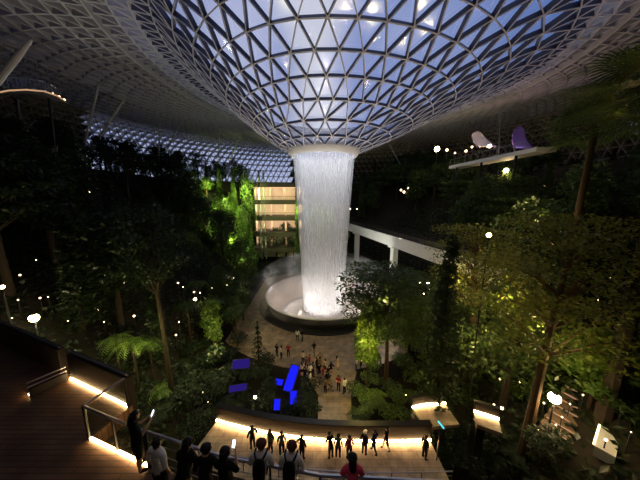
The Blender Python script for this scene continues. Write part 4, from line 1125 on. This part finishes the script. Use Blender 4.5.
person(on_path(374, 453), .9, 'walk', 'person in navy next to the one with the pale cap on the lower walkway', 'navy_cloth', 'black_cloth')
person(on_path(386, 450), 1.4, 'walk', 'bare-legged person in black shorts, rightmost on the lower walkway', 'black_cloth', 'black_cloth', 'shorts', 'long_hair')
person(on_path(424, 459), -1.2, 'stand', 'dark figure where the lower walkway meets the bushes on the right', 'black_cloth', 'black_cloth')
# people on the plaza
named = [(297.5, 341, 'stand', 'person in white shirt, left of the pair standing nearest the basin', 'white_cloth', 'denim'),
         (302.5, 341.5, 'stand', 'person in black, right of the pair standing nearest the basin', 'black_cloth', 'black_cloth'),
         (314, 355, 'walk', 'person with tan trousers walking alone between basin and crowd', 'black_cloth', 'khaki_cloth'),
         (277, 357, 'stand', 'person in navy, left one of the three beside the conical tree', 'navy_cloth', 'navy_cloth'),
         (281.5, 359, 'hips', 'person in pale lilac top, middle one of the three beside the conical tree', 'cream_cloth', 'navy_cloth'),
         (288.5, 357, 'stand', 'person in red top, right one of the three beside the conical tree', 'red_cloth', 'black_cloth'),
         (337, 370, 'stand', 'person in long cream dress right of the crowd', 'cream_cloth', 'cream_cloth'),
         (344.5, 394, 'stand', 'person in white shirt at the lower right end of the crowd', 'white_cloth', 'black_cloth'),
         (338.5, 391, 'phone', 'person in dark red at the lower right end of the crowd', 'red_cloth', 'black_cloth'),
         (356, 371, 'stand', 'left person in white of the two beside the small bright tree', 'white_cloth', 'denim'),
         (361, 368, 'walk', 'right person in white of the two beside the small bright tree', 'white_cloth', 'black_cloth')]
for i, (x, y, ps, lb, tp, bt) in enumerate(named):
    p = onz(x, y, 0); person((p.x, p.y, .04), i*1.9, ps, lb, tp, bt, 'dress' if 'dress' in lb else 'trousers', 'hair' if i % 2 else 'long_hair')
crowd = [(303, 364, 'cream_cloth'), (306.5, 371, 'grey_cloth'), (309.5, 369, 'red_cloth'), (302, 376, 'cream_cloth'), (305, 382, 'black_cloth'), (310, 386, 'white_cloth'), (317, 371, 'black_cloth'), (319, 378, 'black_cloth'), (320, 371.5, 'khaki_cloth'),
         (325, 373, 'cream_cloth'), (328, 381, 'black_cloth'), (331, 377, 'navy_cloth'), (325.5, 393, 'khaki_cloth'), (330, 391, 'khaki_cloth'), (327, 386, 'black_cloth'), (320, 366, 'khaki_cloth'), (313, 377, 'grey_cloth'), (323.5, 380, 'red_cloth'), (310, 378, 'white_cloth')]
for i, (x, y, tp) in enumerate(crowd):
    p = onz(x, y, 0); person((p.x, p.y, .04), i*2.3, ('stand', 'walk', 'phone', 'hips')[i % 4], 'small figure in the crowd gathered on the plaza before the basin', tp, ('black_cloth', 'denim', 'khaki_cloth')[i % 3], ('trousers', 'shorts')[i % 2], ('hair', 'long_hair')[i % 2], group='crowd on the plaza', h=random.uniform(1.55, 1.75))

# ------------------------------------------------------------------ lights of the place
def spot(a, b, e, c, ang, size=.3): lamp('floodlight', 'SPOT', a, e, c, size, b, spot=ang, blend=.6)
# warm fill spots added to tint the plaza, with no fixtures of their own
spot((12.5, 38, 12), (3, 26, 0), 2600, (1, .78, .5), 75)
spot((-14, 34, 9), (-1, 29, 0), 2200, (1, .78, .5), 70)
# warm uplights in the right-hand trees
for (x, y, Y, py_r, e, c) in [(470, 330, 17.5, 0, 120, (1, .70, .28)), (505, 300, 15.5, 0, 130, (1, .68, .26)), (540, 330, 15.0, 0, 90, (1, .62, .26)), (455, 275, 22, 0, 120, (1, .72, .3)), (572, 362, 11.9, 0, 34, (1, .85, .35)), (362, 345, 17.4, 0, 230, (1, .74, .20)),
                           (126, 350, 15.4, 0, 95, (1, .88, .30)), (146, 350, 15.8, 0, 95, (1, .9, .4)), (214, 340, 22.0, 0, 120, (1, .85, .35)), (520, 192, 24, 0, 60, (1, .72, .32)), (480, 205, 24, 0, 50, (1, .75, .32)), (545, 215, 20, 0, 40, (1, .7, .3)), (597, 112, 11.0, 0, 16, (1, .66, .22)), (628, 112, 13.6, 0, 9, (1, .62, .2)), (360, 388, 17.3, 0, 14, (1, .85, .4)), (508, 395, 14, 0, 16, (1, .9, .45)), (385, 300, 17, 0, 25, (1, .7, .4))]:
    p = ony(x, y, Y); gz = ground(p.x, p.y)
    if p.z < gz+.6: p.z = gz+.6
    lamp('tree_uplight', 'POINT', p, e*(4.0 if py_r > 420 else 4.5), c, .15)
# green floodlights on the planted wall
for (x, y, Y, e) in [(170, 180, 56, 260), (205, 185, 57, 380), (225, 200, 53, 480), (245, 190, 60, 420), (230, 240, 49, 420), (248, 250, 50, 300), (296, 210, 57, 220), (325, 215, 58, 420), (210, 225, 50, 260)]:
    p = ony(x, y, Y); gz = ground(p.x, p.y); p.z = max(p.z, gz+1.0)
    lamp('green_floodlight', 'SPOT', p, e*9, (.80, 1, .30), .3, p+Vector((random.uniform(-.3, .3), 1, -.28)), spot=125, blend=.6)
for p in GREEN: lamp('green_floodlight', 'POINT', p, 260, (.82, 1, .30), .2)
# warm light of the terraces
for i in range(4): 
    for dx in (-5, 0, 5): lamp('terrace_light', 'AREA', (-11.8+dx, YB+1.6, fl[i+1]-.95), 260, (1, .72, .52), 2.5, (-11.8+dx, YB+6.5, fl[i]+1.5))
# uplights towards the roof
spot((-28, 34, 22), (-22, 22, 37), 900, (.88, .92, .98), 110, .8)
spot((-12, 48, 12), (-22, 46, 38), 1000, (.90, .96, .86), 100, .8)
spot((-40, 20, 22), (-38, 8, 38), 900, (1, .52, .25), 120, .8)
spot((32, 48, 24), (30, 40, 38), 1700, (1, .60, .78), 120, .8)
spot((30, 24, 20), (24, 14, 37), 900, (.85, .68, 1), 110, .8)
lamp('tent_light', 'POINT', ony(489, 150, 45.5), 40, (1, .85, .9), .2)
lamp('tent_light', 'POINT', ony(524, 148, 42), 30, (.9, .8, 1), .2)
spot((AX, 26, 6), (AX, 26, 34), 4600, (1, .88, .86), 100, .6)
spot((2, 34, 3), (12, 46, 11), 5500, (.95, 1, .82), 50)
lamp('deck_downlight', 'POINT', (-.5, .4, 16.2), 34, (1, .82, .66), .3)  # unseen fill added above the deck to brighten the people's backs
